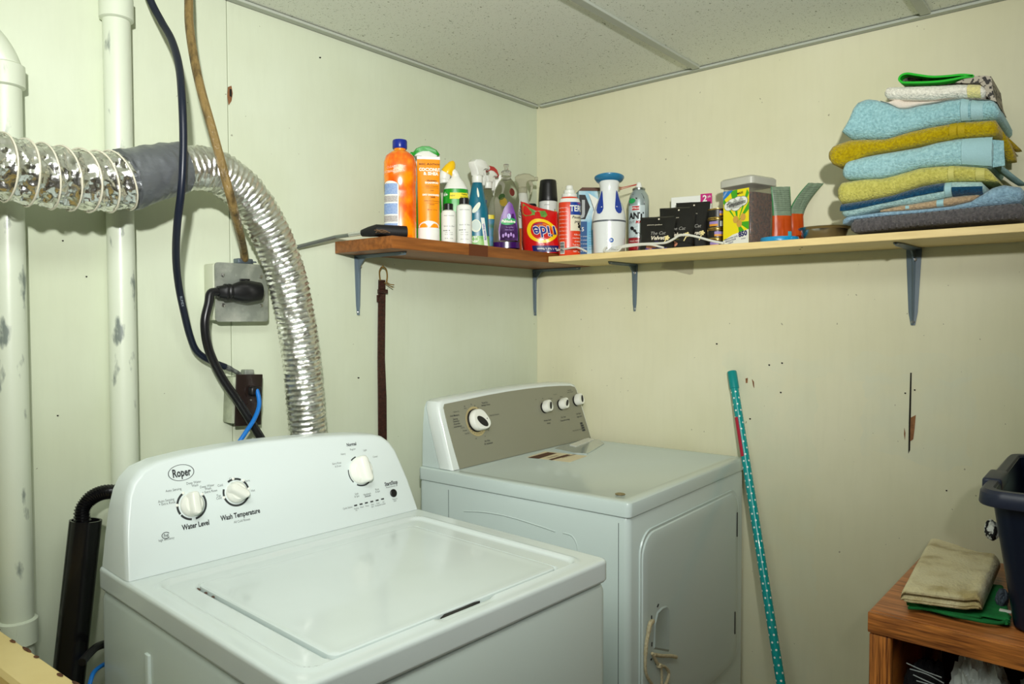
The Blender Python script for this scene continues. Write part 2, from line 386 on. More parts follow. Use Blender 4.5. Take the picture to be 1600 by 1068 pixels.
bracket((0, -.405, 1.548), -PI / 2, .155, .16, 'small blue grey bracket under the cream shelf below the white and blue appliance')
bracket((0, -1.222, 1.548), -PI / 2, .198, .2, 'large blue grey bracket under the cream shelf below the towel stack', .036)

# ------------------------------------------------------------------ pipes, duct, cables on the left wall
m_pipe = mat('painted pipe', (210, 218, 198), .35, c2=(120, 130, 122), nscale=34, lo=.60, hi=.69, stretch=(1, 1, .35), bump=.15, bscale=40, coat=.15, detail=6)
m_scuff = mat('scuffed grey primer', (120, 130, 124), .6, c2=(196, 204, 188), nscale=60, lo=.45, hi=.55, stretch=(1, 1, .3))
def pipe(x, y, r, label, collars, elbow):
    t = thing('drain_pipe', label, 'pipe', (x, y, 0), 0, 'painted drain pipes')
    MB().tube([(0, 0, .01), (0, 0, 1), (0, 0, collars[-1][0])], r, 28).build('pipe_shaft', m_pipe, t)
    for z, h in collars:
        MB().lathe([(r + .001, -h / 2), (r + .006, -h / 2 + .003), (r + .006, h / 2 - .003), (r + .001, h / 2)], (0, 0, z), 28).build('coupling', m_pipe, t)
    zt = collars[-1][0]
    if elbow: MB().tube(smooth([(0, 0, zt), (-.004, 0, zt + .03), (-.03, 0, zt + .065), (-.08, 0, zt + .085), (-.4, 0, zt + .1)]), r, 24).build('elbow', m_pipe, t)
    else: MB().tube([(0, 0, zt), (0, 0, 2.118)], r + .001, 24).build('upper_pipe', m_pipe, t)
    return t
p1 = ony(31.5 - 14, 560, -.034); p2 = ony(191, 500, -.032)
t1 = pipe(p1.x, -.034, .0275, 'pale painted drain pipe at the far left with an elbow at its top', [(ony(30, 985, -.034).z, .05), (ony(5, 118, -.034).z, .045)], True)
t2 = pipe(p2.x, -.032, .0265, 'pale painted drain pipe running floor to ceiling behind the taped duct', [(.3, .05), (ony(175, 12, -.032).z, .05)], False)
foil = mat('crinkled foil', (240, 240, 238), .22, 1, bump=.45, bscale=55, c2=(220, 220, 214), nscale=40)
foil2 = mat('soiled foil', (236, 236, 231), .33, 1, bump=.25, bscale=100, c2=(196, 192, 178), nscale=60, lo=.5, hi=.75)
m_wire = mat('clear plastic wire rib', (210, 206, 186), .2, coat=.5)
m_tape = mat('duct tape', (112, 116, 120), .36, .45, bump=.5, bscale=30, bstretch=(1, 1, 3))
duct = thing('dryer_duct', 'silver foil flexible dryer duct bent over with a grey tape joint on the left wall', 'duct', (0, 0, 0))
path = smooth([ony(-190, 215, -.2), ony(-110, 232, -.2), ony(-45, 250, -.195), ony(8, 262, -.19), ony(55, 273, -.185), ony(105, 279, -.18), ony(160, 284, -.17), ony(205, 279, -.165), ony(250, 268, -.16), ony(292, 262, -.155), ony(338, 268, -.15), ony(384, 303, -.145),
               ony(418, 355, -.14), ony(444, 420, -.135), ony(461, 490, -.13), ony(471, 560, -.125), ony(478, 640, -.12), ony(482, 700, -.115), ony(483, 770, -.11)], 24)
cum = [0]
for a, b in zip(path, path[1:]): cum.append(cum[-1] + (b - a).length)
def near_s(p):
    k = min(range(len(path)), key=lambda i: (path[i] - p).length); return cum[k]
sA, sB = near_s(ony(205, 279, -.165)), near_s(ony(268, 264, -.158)); S = cum[-1]
def dframe(s):
    k = max(1, min(len(path) - 2, next((i for i, c in enumerate(cum) if c >= s), len(cum) - 1)))
    t0 = (s - cum[k - 1]) / max(1e-6, cum[k] - cum[k - 1]); p = path[k - 1].lerp(path[k], min(1, max(0, t0)))
    tg = (path[min(len(path) - 1, k + 2)] - path[max(0, k - 3)]).normalized()
    u = Vector((0, -1, 0)); u = (u - tg * u.dot(tg)).normalized(); return p, tg, u, tg.cross(u)
def sleeve(s0, s1, rad, pitch, depth, crink, m, name, seg=56, ds=.0035):
    n = int((s1 - s0) / ds); rings = []
    for i in range(n + 1):
        s = s0 + (s1 - s0) * i / n; p, tg, u, v_ = dframe(s); R = []
        for k in range(seg):
            a = 2 * PI * k / seg; ph = (s / pitch - a / (2 * PI)) % 1
            rr = rad(s) - depth * (math.sin(PI * ph) ** .6 if ph > 0 else 0)
            q = p + (u * math.cos(a) + v_ * math.sin(a)) * rr
            f = abs(noise.noise(q * 36)) + .6 * abs(noise.noise(q * 82 + Vector((3, 1, 7)))) + .35 * abs(noise.noise(q * 170))
            rr += crink * (1 - 2.2 * f) * (.3 + .7 * math.sin(PI * ph))
            R.append(p + (u * math.cos(a) + v_ * math.sin(a)) * rr)
        rings.append(R)
    MB().loft(rings).build(name, m, duct, 60)
radL = lambda s: .0545 if s < sA - .05 else .0545 - .006 * (s - sA + .05) / .05
radR = lambda s: .0475
sleeve(0, sA + .01, lambda s: .0565, .033, .0065, .0058, foil, 'foil_sleeve', seg=84, ds=.0028)
sleeve(sB - .012, S, radR, .0125, .0046, .0026, foil2, 'foil_sleeve', seg=72, ds=.0024)
# helical wire that carries the wide sleeve
mb = MB(); hel = []; n = int(sA / .033 * 40)
for i in range(n):
    s = sA * i / n; p, tg, u, v_ = dframe(s); a = 2 * PI * (s / .033); hel.append(p + (u * math.cos(a) + v_ * math.sin(a)) * .0572)
mb.tube(hel, .0016, 6).build('wire_rib', m_wire, duct, 60)
rings = []
for i in range(41):
    s = sA - .012 + (sB - sA + .03) * i / 40; p, tg, u, v_ = dframe(s); R = []; u01 = i / 40
    for k in range(48):
        a = 2 * PI * k / 48; q = p + (u * math.cos(a) + v_ * math.sin(a)) * .05
        rr = .0572 - .006 * u01 + .0022 * noise.noise(q * 30) + .0042 * abs(noise.noise(Vector((s * 60 + a * 1.3, a * 1.6 - s * 14, 3.3)))) - .001 * abs(noise.noise(Vector((s * 150 + a * 3, a * 2, 1.3))))
        R.append(p + (u * math.cos(a) + v_ * math.sin(a)) * rr)
    rings.append(R)
MB().loft(rings).build('tape_wrap', m_tape, duct, 60)
p, tg, u, v_ = dframe(sA + .02)

def cable(name, pts, r, m, label, cat='cable', n=8, seg=10):
    mb = MB(); o = mb.tube(smooth(pts, n), r, seg).build(name, m); return tag(o, label, cat)
navy = thing('power_cable', 'thick navy blue cable hanging down the left wall in front of the duct', 'cable')
pts = [ony(212, -60, -.06), ony(235, 0, -.07), ony(252, 33, -.09), ony(268, 62, -.13), ony(279, 100, -.18), ony(284, 150, -.225), ony(286.5, 220, -.235), ony(284, 290, -.23), ony(277, 350, -.2), ony(275, 400, -.15), ony(279, 445, -.10), ony(288, 490, -.07), ony(297, 525, -.055), ony(308, 549, -.05), ony(330, 564, -.047), ony(352, 573, -.045)]
MB().tube(smooth(pts), .0076, 12).build('cable_jacket', mat('navy cable', (20, 27, 42), .35), navy)
m_print = mat('cable print', (150, 160, 170), .6)
mb = MB()
for i, (a, b) in enumerate([(pts[4], pts[5]), (pts[5], pts[6]), (pts[6], pts[7]), (pts[8], pts[9]), (pts[10], pts[11])]):
    d = (b - a); L_ = d.length; d.normalize(); o = (CAM - a).normalized(); o = (o - d * o.dot(d)).normalized(); sd = d.cross(o)
    write(mb, ['CIRCUIT', '2/C 6 AWG', 'CANADA', '300V', 'RUMEX'][i], .008, lambda s, t: a + d * (L_ * .5 + s) + o * .0079 + sd * -t * .9)
mb.build('lettering', m_print, navy)
MB().tube(smooth([ony(348, 571, -.045), ony(362, 577, -.042), ony(374, 584, -.035), ony(381, 592, -.03)]), [.0065] * 8 + [.005] * 9 + [.004] * 8, 10).build('cable_end', mat('grey worn sheath', (120, 124, 118), .6, c2=(60, 62, 60), nscale=90), navy)
m_con = mat('old brown cable', (132, 110, 66), .35, c2=(64, 52, 30), nscale=60, lo=.45, hi=.7, stretch=(1, 1, .35), bump=.5, bscale=140)
cable('braided_cable', [ony(293, -60, -.09), ony(295, 0, -.1), ony(296, 40, -.12), ony(303, 90, -.155), ony(314, 140, -.19), ony(331, 200, -.215), ony(347, 258, -.215), ony(362, 315, -.214), ony(373, 358, -.16), ony(380, 388, -.065), ony(382, 405, -.035)], .0092, m_con,
      'old brown braided cable running down into the grey steel outlet box')

m_steel = mat('galvanised steel', (150, 156, 146), .42, .55, c2=(190, 194, 182), nscale=26, lo=.45, hi=.7, bump=.15, bscale=60)
m_black = mat('black plastic', (20, 20, 21), .38)
# steel box with the dryer plug
ob = thing('outlet_box', 'galvanised steel dryer outlet box on the left wall beside the duct', 'outlet box', (0, 0, 0))
a = ony(335, 409, -.045); b = ony(419, 502, -.045); cx, cz = (a.x + b.x) / 2, (a.z + b.z) / 2; wd, hh = b.x - a.x, a.z - b.z
MB().rbox((cx - .006, -.0215, cz), (wd - .006, .043, hh - .006), .004, 2).build('box_body', mat('painted box side', (196, 202, 178), .5), ob)
MB().prism(rot_rect(cx, cz, wd, hh, .009), -.0465, -.043).build('cover_plate', m_steel, ob)
for sx in (-1, 1):
    for sz in (-.62, .5): MB().lathe([(.0048, 0), (.0042, .0018), (.002, .0024)], (0, 0, 0), 10, T=Matrix.Translation((cx + sx * wd * .36, -.0464, cz + sz * hh * .45 + .008)) @ Matrix.Rotation(PI / 2, 4, 'X')).build('screw', m_screw, ob)
MB().rbox((cx + .014, -.028, cz + hh / 2 + .006), (.040, .024, .014), .003, 2).lathe([(.007, 0), (.0055, .003)], (cx + .034, -.041, cz + hh / 2 + .004), 8).build('cable_clamp', mat('zinc clamp', (110, 122, 134), .4, .8), ob)
pl = thing('dryer_plug', 'heavy black dryer plug in the steel outlet box with its cord curving down', 'plug', (0, 0, 0))
q0, q1 = ony(405, 455, -.07), ony(345, 456, -.072)
mb = MB(); d = (q1 - q0).normalized(); up = Vector((0, 0, 1)); fr = Vector((0, -1, 0)); rings = []
for s, rv, rf in ((0, .010, .010), (.004, .0165, .017), (.02, .0185, .021), (.04, .0205, .022), (.055, .019, .02), (.070, .0155, .016), (.078, .0125, .013), (.081, .0145, .015), (.085, .0145, .015), (.088, .0125, .013), (.091, .0145, .015), (.095, .0145, .015), (.098, .012, .013), (.112, .0105, .0105)):
    rv *= 1.3; rings.append([q0 + Vector((.006, 0, 0)) + d * s + up * (rv * math.copysign(abs(math.cos(t)) ** .8, math.cos(t))) + fr * (rf * math.sin(t)) for t in [2 * PI * k / 20 for k in range(20)]])
mb.loft(rings).rbox((q0.x - .03, -.058, q0.z + .0265), (.022, .012, .005), .002).build('plug_body', m_black, pl)
MB().tube(smooth([q0 + d * .1, q0 + d * .122 + Vector((0, 0, -.002)), ony(326, 474, -.075), ony(320, 505, -.075), ony(326, 545, -.072), ony(346, 588, -.07), ony(371, 625, -.075), ony(396, 665, -.085), ony(412, 692, -.09), ony(424, 720, -.095)]), .0098, 14).build('cord', mat('black rubber cord', (24, 24, 26), .3), pl)
a = ony(412, 692, -.1)
MB().rbox((a.x - .004, -.103, a.z - .004), (.024, .003, .016), .001).rbox((a.x + .012, -.1035, a.z), (.009, .0035, .013), .001, mi=1).build('cord_tag', [mat('white tag', (216, 218, 210), .6), mat('orange tag', (216, 96, 30), .6)], pl)
# lower outlet
oo = thing('wall_outlet', 'dark brown plastic wall outlet on a surface box below the steel box', 'outlet', (0, 0, 0))
a = ony(368, 586, -.048); b = ony(410, 662, -.048); cx, cz = (a.x + b.x) / 2, (a.z + b.z) / 2; wd, hh = b.x - a.x, a.z - b.z
T = Matrix.Translation((cx, 0, cz)) @ Matrix.Rotation(math.radians(3), 4, 'Y')
MB().rbox((-.008, -.022, 0), (wd - .004, .043, hh - .012), .004, 2, T=T).build('box_body', mat('painted outlet box', (178, 186, 160), .55, c2=(140, 146, 126), nscale=30), oo)
m_bk = mat('dark brown bakelite', (38, 28, 24), .3)
MB().rbox((0, -.0455, 0), (wd, .005, hh), .0015, 2, T=T).build('cover_plate', m_bk, oo)
mb = MB()
for z in (.022, -.022): mb.prism([(x, zz + z) for x, zz in rot_rect(.004, 0, .032, .028, .011)], -.0505, -.047, T=T)
mb.build('socket_face', m_bk, oo)
MB().lathe([(.003, 0), (.002, .002)], (0, 0, 0), 10, T=T @ Matrix.Translation((.004, -.048, 0)) @ Matrix.Rotation(PI / 2, 4, 'X')).build('screw', m_screw, oo)
MB().rbox((.004, -.03, hh / 2 + .004), (.026, .02, .014), .003, 2, T=T).build('cable_clamp', m_steel, oo)
bl = thing('washer_plug', 'black plug in the lower wall outlet with a bright blue cord hanging down', 'plug', (0, 0, 0))
MB().rbox((.007, -.0605, .022), (.03, .019, .022), .006, 3, T=T).build('plug_body', m_black, bl)
q = ony(402, 611, -.068)
MB().tube(smooth([q + Vector((-.004, .004, .002)), q, ony(405, 632, -.082), ony(397, 655, -.1), ony(382, 678, -.108), ony(369, 700, -.11), ony(357, 740, -.112)]), .0052, 12).build('cord', mat('bright blue cord', (20, 112, 196), .35), bl)

# standpipe, drain hose and the two small lines behind the washer
sp = thing('standpipe', 'wide glossy black drain standpipe leaning on the wall left of the washer', 'pipe', (0, 0, 0))
a = ony(134, 812, -.10); b = ony(107, 1062, -.10); d = (b - a); b = a + d * ((a.z - .005) / -d.z)
m_abs = mat('black pipe plastic', (16, 16, 17), .22)
ax = (b - a).normalized(); u = ax.cross(Vector((0, 1, 0))).normalized(); v_ = ax.cross(u)
mb = MB(); N_ = 32; R = lambda p, r: [p + u * (r * math.cos(2 * PI * k / N_)) + v_ * (r * math.sin(2 * PI * k / N_)) for k in range(N_)]
mb.loft([R(b, .0245), R(b, .0285), R(a, .0285), R(a, .0245), R(a + ax * .3, .0245)], cap=False).build('pipe_wall', m_abs, sp)
dh = thing('drain_hose', 'black corrugated drain hose hooking into the standpipe beside the washer', 'hose', (0, 0, 0))
hp = smooth([a + ax * .12, a + ax * .02 + Vector((-.003, 0, 0)), ony(128, 800, -.10), ony(136, 784, -.10), ony(150, 773, -.098), ony(170, 768, -.095), ony(200, 772, -.09), ony(212, 800, -.085)], 16); q = []
rr = [.0135 + .0018 * math.sin(i * PI / 1.5) for i in range(len(hp))]
MB().tube(hp, rr, 16).build('hose_body', m_abs, dh, 80)
cable('water_hose', [ony(128, 1034, -.2), ony(140, 1020, -.18), ony(156, 1008, -.16), ony(190, 1000, -.1)], .0075, m_black, 'short black hose at floor level between standpipe and washer', 'hose')
cable('supply_line', [ony(136, 1090, -.2), ony(142, 1062, -.19), ony(150, 1046, -.17), ony(175, 1030, -.13)], .004, M['bright blue cord'], 'thin blue line low behind the washer beside the standpipe', 'hose')

# belt on its nail
bt = thing('leather_belt', 'dark brown leather belt hanging by its brass buckle under the brown shelf', 'belt', (0, 0, 0))
m_lea = mat('dark brown leather', (66, 34, 26), .42, c2=(42, 20, 16), nscale=90, stretch=(1, 1, 2.2), bump=.7, bscale=120)
m_brass = mat('old brass', (170, 136, 74), .35, .9)
rings = []
for px, py in ((597, 437), (597, 455), (596.5, 500), (596, 560), (597.5, 620), (598, 700), (599, 760)):
    c = ony(px, py, -.008); hw = interp([(437, .0115), (455, .0125), (560, .0125), (620, .0148), (700, .015), (760, .015)], py)
    rings.append([c + Vector((-hw, .003, 0)), c + Vector((-hw, -.001, 0)), c + Vector((0, -.0016, 0)), c + Vector((hw, -.001, 0)), c + Vector((hw, .003, 0))])
MB().loft(rings).build('strap', m_lea, bt)
c = ony(598, 455, -.012); MB().rbox(c, (.034, .009, .012), .002, T=None).build('keeper_loop', m_lea, bt)
c = ony(591, 466, -.012); MB().rbox(c, (.009, .006, .020), .002).build('strap_tip', m_lea, bt)
pa = [ony(594, 438, -.014), ony(593, 424, -.016), ony(597, 417, -.018), ony(603, 420, -.018), ony(605, 430, -.016), ony(604, 440, -.014)]
MB().tube(smooth(pa, 5), .0021, 8).tube([ony(603, 440, -.014), ony(609, 444, -.02), ony(616, 445, -.03)], .0015, 8).tube([ony(600, 441, -.014), ony(608, 446, -.02), ony(614, 449, -.028)], .0014, 8).build('buckle', m_brass, bt)
tag(MB().tube([ony(598, 418, .001), ony(598.5, 417, -.024), ony(598.5, 414.5, -.027)], .0018, 8).build('wall_hook', m_brass), 'small brass hook in the left wall holding the belt buckle', 'hook')
# a clear plastic sheet taped to the right wall under the cream shelf
ps = [onx(1036, 411, -.002), onx(1083, 405, -.002), onx(1083, 427, -.002), onx(1078, 429, -.002), onx(1032, 418, -.002)]
V = [Vector((-.0012, p.y, p.z)) for p in ps] + [Vector((-.0004, p.y, p.z)) for p in ps]
tag(MB().add(V, [(0, 1, 2, 3, 4), (9, 8, 7, 6, 5)] + [(i, i + 5, (i + 1) % 5 + 5, (i + 1) % 5) for i in range(5)]).build('plastic_sheet', mat('milky film', (208, 204, 176), .3, trans=.35)), 'small milky plastic sheet hanging on the right wall just under the cream shelf', 'plastic sheet')

# ------------------------------------------------------------------ washer (local frame: x along its front, y towards the wall, z = 0 at the top)
m_enamel = mat('white enamel', (216, 226, 224), .2, coat=.3, c2=(210, 220, 217), nscale=3)
m_side = mat('shaded white enamel', (206, 218, 212), .3, coat=.2)  # the top's enamel again, with the shade of the front put into its colour
m_panel = mat('white console plastic', (218, 228, 226), .3)
m_knob = mat('white knob plastic', (236, 238, 228), .3)
m_ink = mat('dark ink', (52, 56, 56), .5)
m_ink2 = mat('grey ink', (104, 110, 108), .5)
m_dk = mat('dark recess', (18, 18, 18), .5)
class Frame:
    def __init__(s, x, y, z, yaw): s.o = Vector((x, y, z)); s.R = Matrix.Rotation(-yaw, 3, 'Z'); s.c = s.R @ (CAM - s.o)
    def r(s, px, py): return s.R @ ray(px, py)
    def face(s, px, py, b0, t):
        r = s.r(px, py); p = s.c + r * ((b0 + t * s.c.z - s.c.y) / (r.y - t * r.z)); return p.x, p.z
    def ax(s, i, px, py, val=0):
        r = s.r(px, py); return s.c + r * ((val - s.c[i]) / r[i])
WX, WY, WZ, WYAW, WW = -1.6028, -.8562, .9056, -.0434, .683
wa = thing('washer', 'white top loading washing machine with three white dials on its raised console', 'washing machine', (WX, WY, WZ), WYAW)
WF = Frame(WX, WY, WZ, WYAW)
# body
mb = MB(); 
def vring(z, x0, x1, y0, y1, r, n=5): return [Vector((x, y, z)) for x, y in rot_rect((x0 + x1) / 2, (y0 + y1) / 2, x1 - x0, y1 - y0, r, n)]
mb.loft([vring(-.0475, .010, WW - .010, .012, .69, .012), vring(-.051, .006, WW - .006, .006, .692, .018), vring(-.06, .003, WW - .003, .003, .694, .02), vring(-.88, .003, WW - .003, .003, .694, .02)]).build('cabinet', [m_side], wa)
for c_, d_ in (((.0016, .30, -.27), (.008, .018, .34)), ((.0016, .47, -.27), (.008, .018, .34)), ((.0016, .385, -.44), (.006, .15, .014))): MB().rbox(c_, d_, .003, 2).build('side_bead', m_side, wa)
for sx in (.06, WW - .06):
    for sy in (.06, .62): MB().lathe([(.02, 0), (.02, .008), (.01, .012), (.01, .026)], (sx, sy, -.9055), 12).build('foot', m_black, wa)
# moulded top: outer band, shallow tray, sunk well for the lid
def sd(x, y, x0, x1, y0, y1, r):
    cx, cy, hx, hy = (x0 + x1) / 2, (y0 + y1) / 2, (x1 - x0) / 2 - r, (y1 - y0) / 2 - r
    dx, dy = abs(x - cx) - hx, abs(y - cy) - hy
    return math.hypot(max(dx, 0), max(dy, 0)) + min(max(dx, dy), 0) - r
ss = lambda e: 0 if e <= 0 else 1 if e >= 1 else e * e * (3 - 2 * e)
def topz(x, y):
    z = 0
    e = -sd(x, y, .030, .634, .030, .512, .03); z -= .004 * ss(e / .010)          # tray
    z += .0035 * math.exp(-((e - .0) / .006) ** 2)
    e2 = -sd(x, y, .078, .586, .040, .470, .022); z -= .012 * ss(e2 / .006)       # lid well
    h = sd(x, y, .255, .392, .018, .062, .02); z -= .004 * ss((-h + .002) / .012) * (1 if y < .05 else 0)
    d = -sd(x, y, 0, WW, 0, .697, .016)
    if d < .007: z -= .007 - math.sqrt(max(0, .007 ** 2 - (.007 - max(0, d)) ** 2))
    return z
nx, ny = 171, 150; ed = [.0006, .0014, .0025, .0045]
xs_ = sorted([WW * i / (nx - 9) for i in range(nx - 8)] + ed + [WW - e for e in ed]); ys_ = sorted([.697 * j / (ny - 9) for j in range(ny - 8)] + ed + [.697 - e for e in ed])
# pull grid samples to the rounded outline
def clampc(x, y):
    r = .016; cx = min(max(x, r), WW - r); cy = min(max(y, r), .697 - r); dx, dy = x - cx, y - cy; l = math.hypot(dx, dy)
    if l > r: dx *= r / l; dy *= r / l
    return cx + dx, cy + dy
V = []; F = []
for y in ys_:
    for x in xs_:
        q = clampc(x, y); V.append((q[0], q[1], topz(*q)))
F = [(j * nx + i, j * nx + i + 1, (j + 1) * nx + i + 1, (j + 1) * nx + i) for j in range(ny - 1) for i in range(nx - 1)]
edge = [i for i in range(nx)] + [j * nx + nx - 1 for j in range(1, ny)] + [(ny - 1) * nx + i for i in range(nx - 2, -1, -1)] + [j * nx for j in range(ny - 2, 0, -1)]
o = len(V); n = len(edge)
for z in (-.0085, -.0115, -.0365, -.0385, -.043):
    for i in edge: V.append((V[i][0] + (0 if z > -.04 else (.003 if V[i][0] < WW / 2 else -.003)), V[i][1] + (0 if z > -.04 else (.003 if V[i][1] < .35 else -.003)), z))
F += [(edge[k], edge[(k + 1) % n], o + (k + 1) % n, o + k) for k in range(n)] + [(o + m_ * n + k, o + m_ * n + (k + 1) % n, o + (m_ + 1) * n + (k + 1) % n, o + (m_ + 1) * n + k) for m_ in (0, 1, 2, 3) for k in range(n)] + [tuple(range(o + 4 * n, o + 5 * n))]
MB().add(V, F).build('top', m_enamel, wa, 50)
# lid
lx0, lx1, ly0, ly1 = .084, .580, .046, .464
def lidr(z, ins): return [Vector((x, y, z)) for x, y in rot_rect((lx0 + lx1) / 2, (ly0 + ly1) / 2, lx1 - lx0 - 2 * ins, ly1 - ly0 - 2 * ins, .016 - ins * .4, 6)]
MB().loft([lidr(-.0155, .002), lidr(-.008, 0), lidr(-.003, .0006), lidr(-.0012, .0025), lidr(-.0006, .006), lidr(-.0014, .012), lidr(-.0012, .03)]).build('lid', m_enamel, wa, 30)
poly = [WF.ax(2, *p, -.0035) for p in ((688, 965), (694, 959), (720, 949), (741, 940), (750, 938), (740, 944), (715, 956), (696, 963))]
c_ = [(p.x, p.y) for p in poly]; mb = MB()
mb.add([(x, y, -.0035) for x, y in c_] + [(x, y, -.0095) for x, y in c_], [tuple(range(8)), tuple(range(8, 16))[::-1]] + [(i, i + 8, (i + 1) % 8 + 8, (i + 1) % 8) for i in range(8)])
mb.build('lid_handle_slot', m_dk, wa)
for x, y, l in ((.088, .452, .010), (.0885, .425, .006), (.0885, .398, .006)): MB().rbox((x - .006, y, -.0075), (.004, l, .003), .001).build('lid_hinge_pin', mat('rusty pin', (92, 70, 58), .6), wa)
for x, y, l in ((.415, .0030, .014), (.29, .0030, .010)): MB().rbox((x, y, -.0022), (l, .0016, .001), .0004).build('enamel_chip', m_ink, wa)
# console: arched front, leaning back
TW, BW = .3, .557
arch = [(.004, 0), (.010, .063), (.017, .116), (.024, .145), (.034, .166), (.052, .184), (.085, .195), (.15, .202), (.22, .205), (.30, .206), (.38, .204), (.46, .199), (.54, .193), (.59, .187), (.612, .180), (.630, .166), (.643, .146), (.654, .11), (.664, .074), (.677, 0)]
def cring(ins, b0, tilt):
    cx, ch = .34, .10; out = []
    for a, h in arch:
        aa = a + ins * (1 if a < cx else -1) if h < .19 else a; hh_ = max(.0005, h - (ins if h > .12 else ins * h / .12)); out.append(Vector((aa, b0 + tilt * hh_, hh_)))
    return out
rings = [cring(.006, .688, -.04), cring(0, .682, -.04), cring(-.001, BW + .016, TW), cring(.0, BW + .006, TW), cring(.0022, BW + .0015, TW), cring(.006, BW, TW)]
con = MB().loft(rings).build('console', m_panel, wa, 40)
NW = Vector((0, -1, TW)).normalized(); TT = Vector((0, TW, 1)).normalized()
wf = lambda s, t, e=.0006: Vector((s, BW + TW * 0, 0)) + TT * t + NW * e                  # s along, t up the face
def wpx(px, py):
    a, h = WF.face(px, py, BW, TW); return a, h * math.sqrt(1 + TW * TW)
inkm = MB()
def wtxt(txt, px, py, size, fat=0, mi=0, align='CENTER', sx=1):
    a, t = wpx(px, py); write(inkm, txt, size * .84, wf, a, t, align, fat, 0, 0, sx * .82, mi)
a, t = wpx(283, 738); ring(inkm, wf, a, t, .0238, .0252, ry=.62, n=40); wtxt('Roper', 283.5, 738.5, .0255, .03, sx=.80)
wtxt('Water Level', 306, 820, .0165, .03, sx=.92); wtxt('Wash Temperature', 376, 803.5, .0165, .03, sx=.92); wtxt('All Cold Rinses', 378, 813, .0082, 0, 1)
wtxt('Auto Sensing', 271, 765, .0082, 0, 1); wtxt('Auto Sensing', 259.5, 781.5, .0082, 0, 1); wtxt('+ Extra Rinse', 261, 786, .0082, 0, 1)
wtxt('Deep Water', 302.5, 753.5, .0082, 0, 1); wtxt('Wash', 304.5, 758, .0082, 0, 1)
wtxt('Deep Water', 323.5, 759, .0082, 0, 1); wtxt('Wash', 325, 763, .0082, 0, 1); wtxt('+ Extra Rinse', 327.5, 767.5, .0082, 0, 1)
for s_, x, y in (('Cold', 344, 758), ('Cool', 362, 747.5), ('Warm', 385, 751), ('Hot', 395, 766), ('Tap', 341.5, 774), ('Cold', 342, 778)): wtxt(s_, x, y, .0082, 0, 1)
wtxt('high efficiency', 260, 842, .0075, 0, 1)
a, t = wpx(259, 836); ring(inkm, wf, a, t, .0065, .0078, .5, 5.6, 24, ry=.8); write(inkm, 'he', .010, wf, a, t, shear=.2)
wtxt('Normal', 549, 694, .0125, .03); wtxt('Heavy', 536, 709, .0074, 0, 1); wtxt('Regular', 551, 701.5, .0074, 0, 1); wtxt('Light', 570, 703, .0074, 0, 1); wtxt('Casual', 586, 713, .0074, 0, 1)
wtxt('Extra Rinse', 526, 723.5, .0074, 0, 1); wtxt('& Drain', 528, 728, .0074, 0, 1); wtxt('Soak', 557, 771, .0074, 0, 1); wtxt('& Spin', 557.5, 775, .0074, 0, 1)
wtxt('Handwash', 573.5, 771.5, .0074, 0, 1); wtxt('Delicate', 574.5, 774.5, .0074, .01, 0); wtxt('Rinse', 589, 764, .0074, 0, 1); wtxt('& Spin', 590, 767.5, .0074, 0, 1)
wtxt('Start/Stop', 611, 754.5, .0150, .03, sx=.92); wtxt('Pause/Unlock Lid', 612, 759.5, .0072, 0, 1); wtxt('Press to', 617, 779, .0064, 0, 1); wtxt('Start', 617, 782, .0064, 0, 1)
wtxt('Cycle Status', 543, 793, .0074, 0, 1)
for k, s_ in enumerate(('Sensing/Fill', 'Wash', 'Rinse', 'Final Spin', 'Cycle Complete', 'Lid Locked')):
    px, py = 555.5 + 8.4 * k, 789.2 - 2 * k
    a, t = wpx(px, py); patch(inkm, wf, a - .0042, a + .0042, t - .0016, t + .0016, 1, 1)
    for j, q in enumerate(s_.replace('/', ' ').split()): wtxt(q, px + 1.2, py + 4.6 + 3.2 * j, .0062, 0, 1)
def arc(px, py, r0, r1, a0, a1, mi=0):
    a, t = wpx(px, py); ring(inkm, wf, a, t, r0, r1, math.radians(a0), math.radians(a1), 24, mi)
arc(299.5, 788, .0255, .0295, 123, 210); arc(299.5, 788, .0255, .0295, 215, 262); arc(299.5, 788, .0255, .0295, 278, 395)
arc(369, 768.5, .0245, .0285, 60, 122); arc(369, 768.5, .0245, .0285, 5, 52); arc(369, 768.5, .0245, .0285, 158, 190); arc(369, 768.5, .0245, .0285, 196, 352)
arc(563.5, 735, .0325, .035, 168, 222); arc(563.5, 735, .0325, .0355, 102, 128); arc(563.5, 735, .0325, .0338, -35, 30); arc(563.5, 735, .0325, .0358, 240, 300)
inkm.build('lettering', [m_ink, m_ink2], con, 180)
mb = MB()
for cx_, cy_, r, angs in ((299.5, 788, .028, (172, 118, 35)), (369, 768.5, .0275, (95, 48, 5, 193))):
    a, t = wpx(cx_, cy_)
    for g in angs: q = wf(a + r * math.cos(math.radians(g)), t + r * math.sin(math.radians(g)), 0); mb.lathe([(.0028, 0), (.0028, .0012), (.0018, .0018)], (0, 0, 0), 10, T=Matrix.Translation(q) @ Matrix((( 1, 0, 0), (0, TT.y, NW.y), (0, TT.z, NW.z))).to_4x4())
mb.build('dial_mark', m_knob, con)
BAS = Matrix(((1, 0, 0), (0, TT.y, NW.y), (0, TT.z, NW.z))).to_4x4()         # columns: along, up the face, out
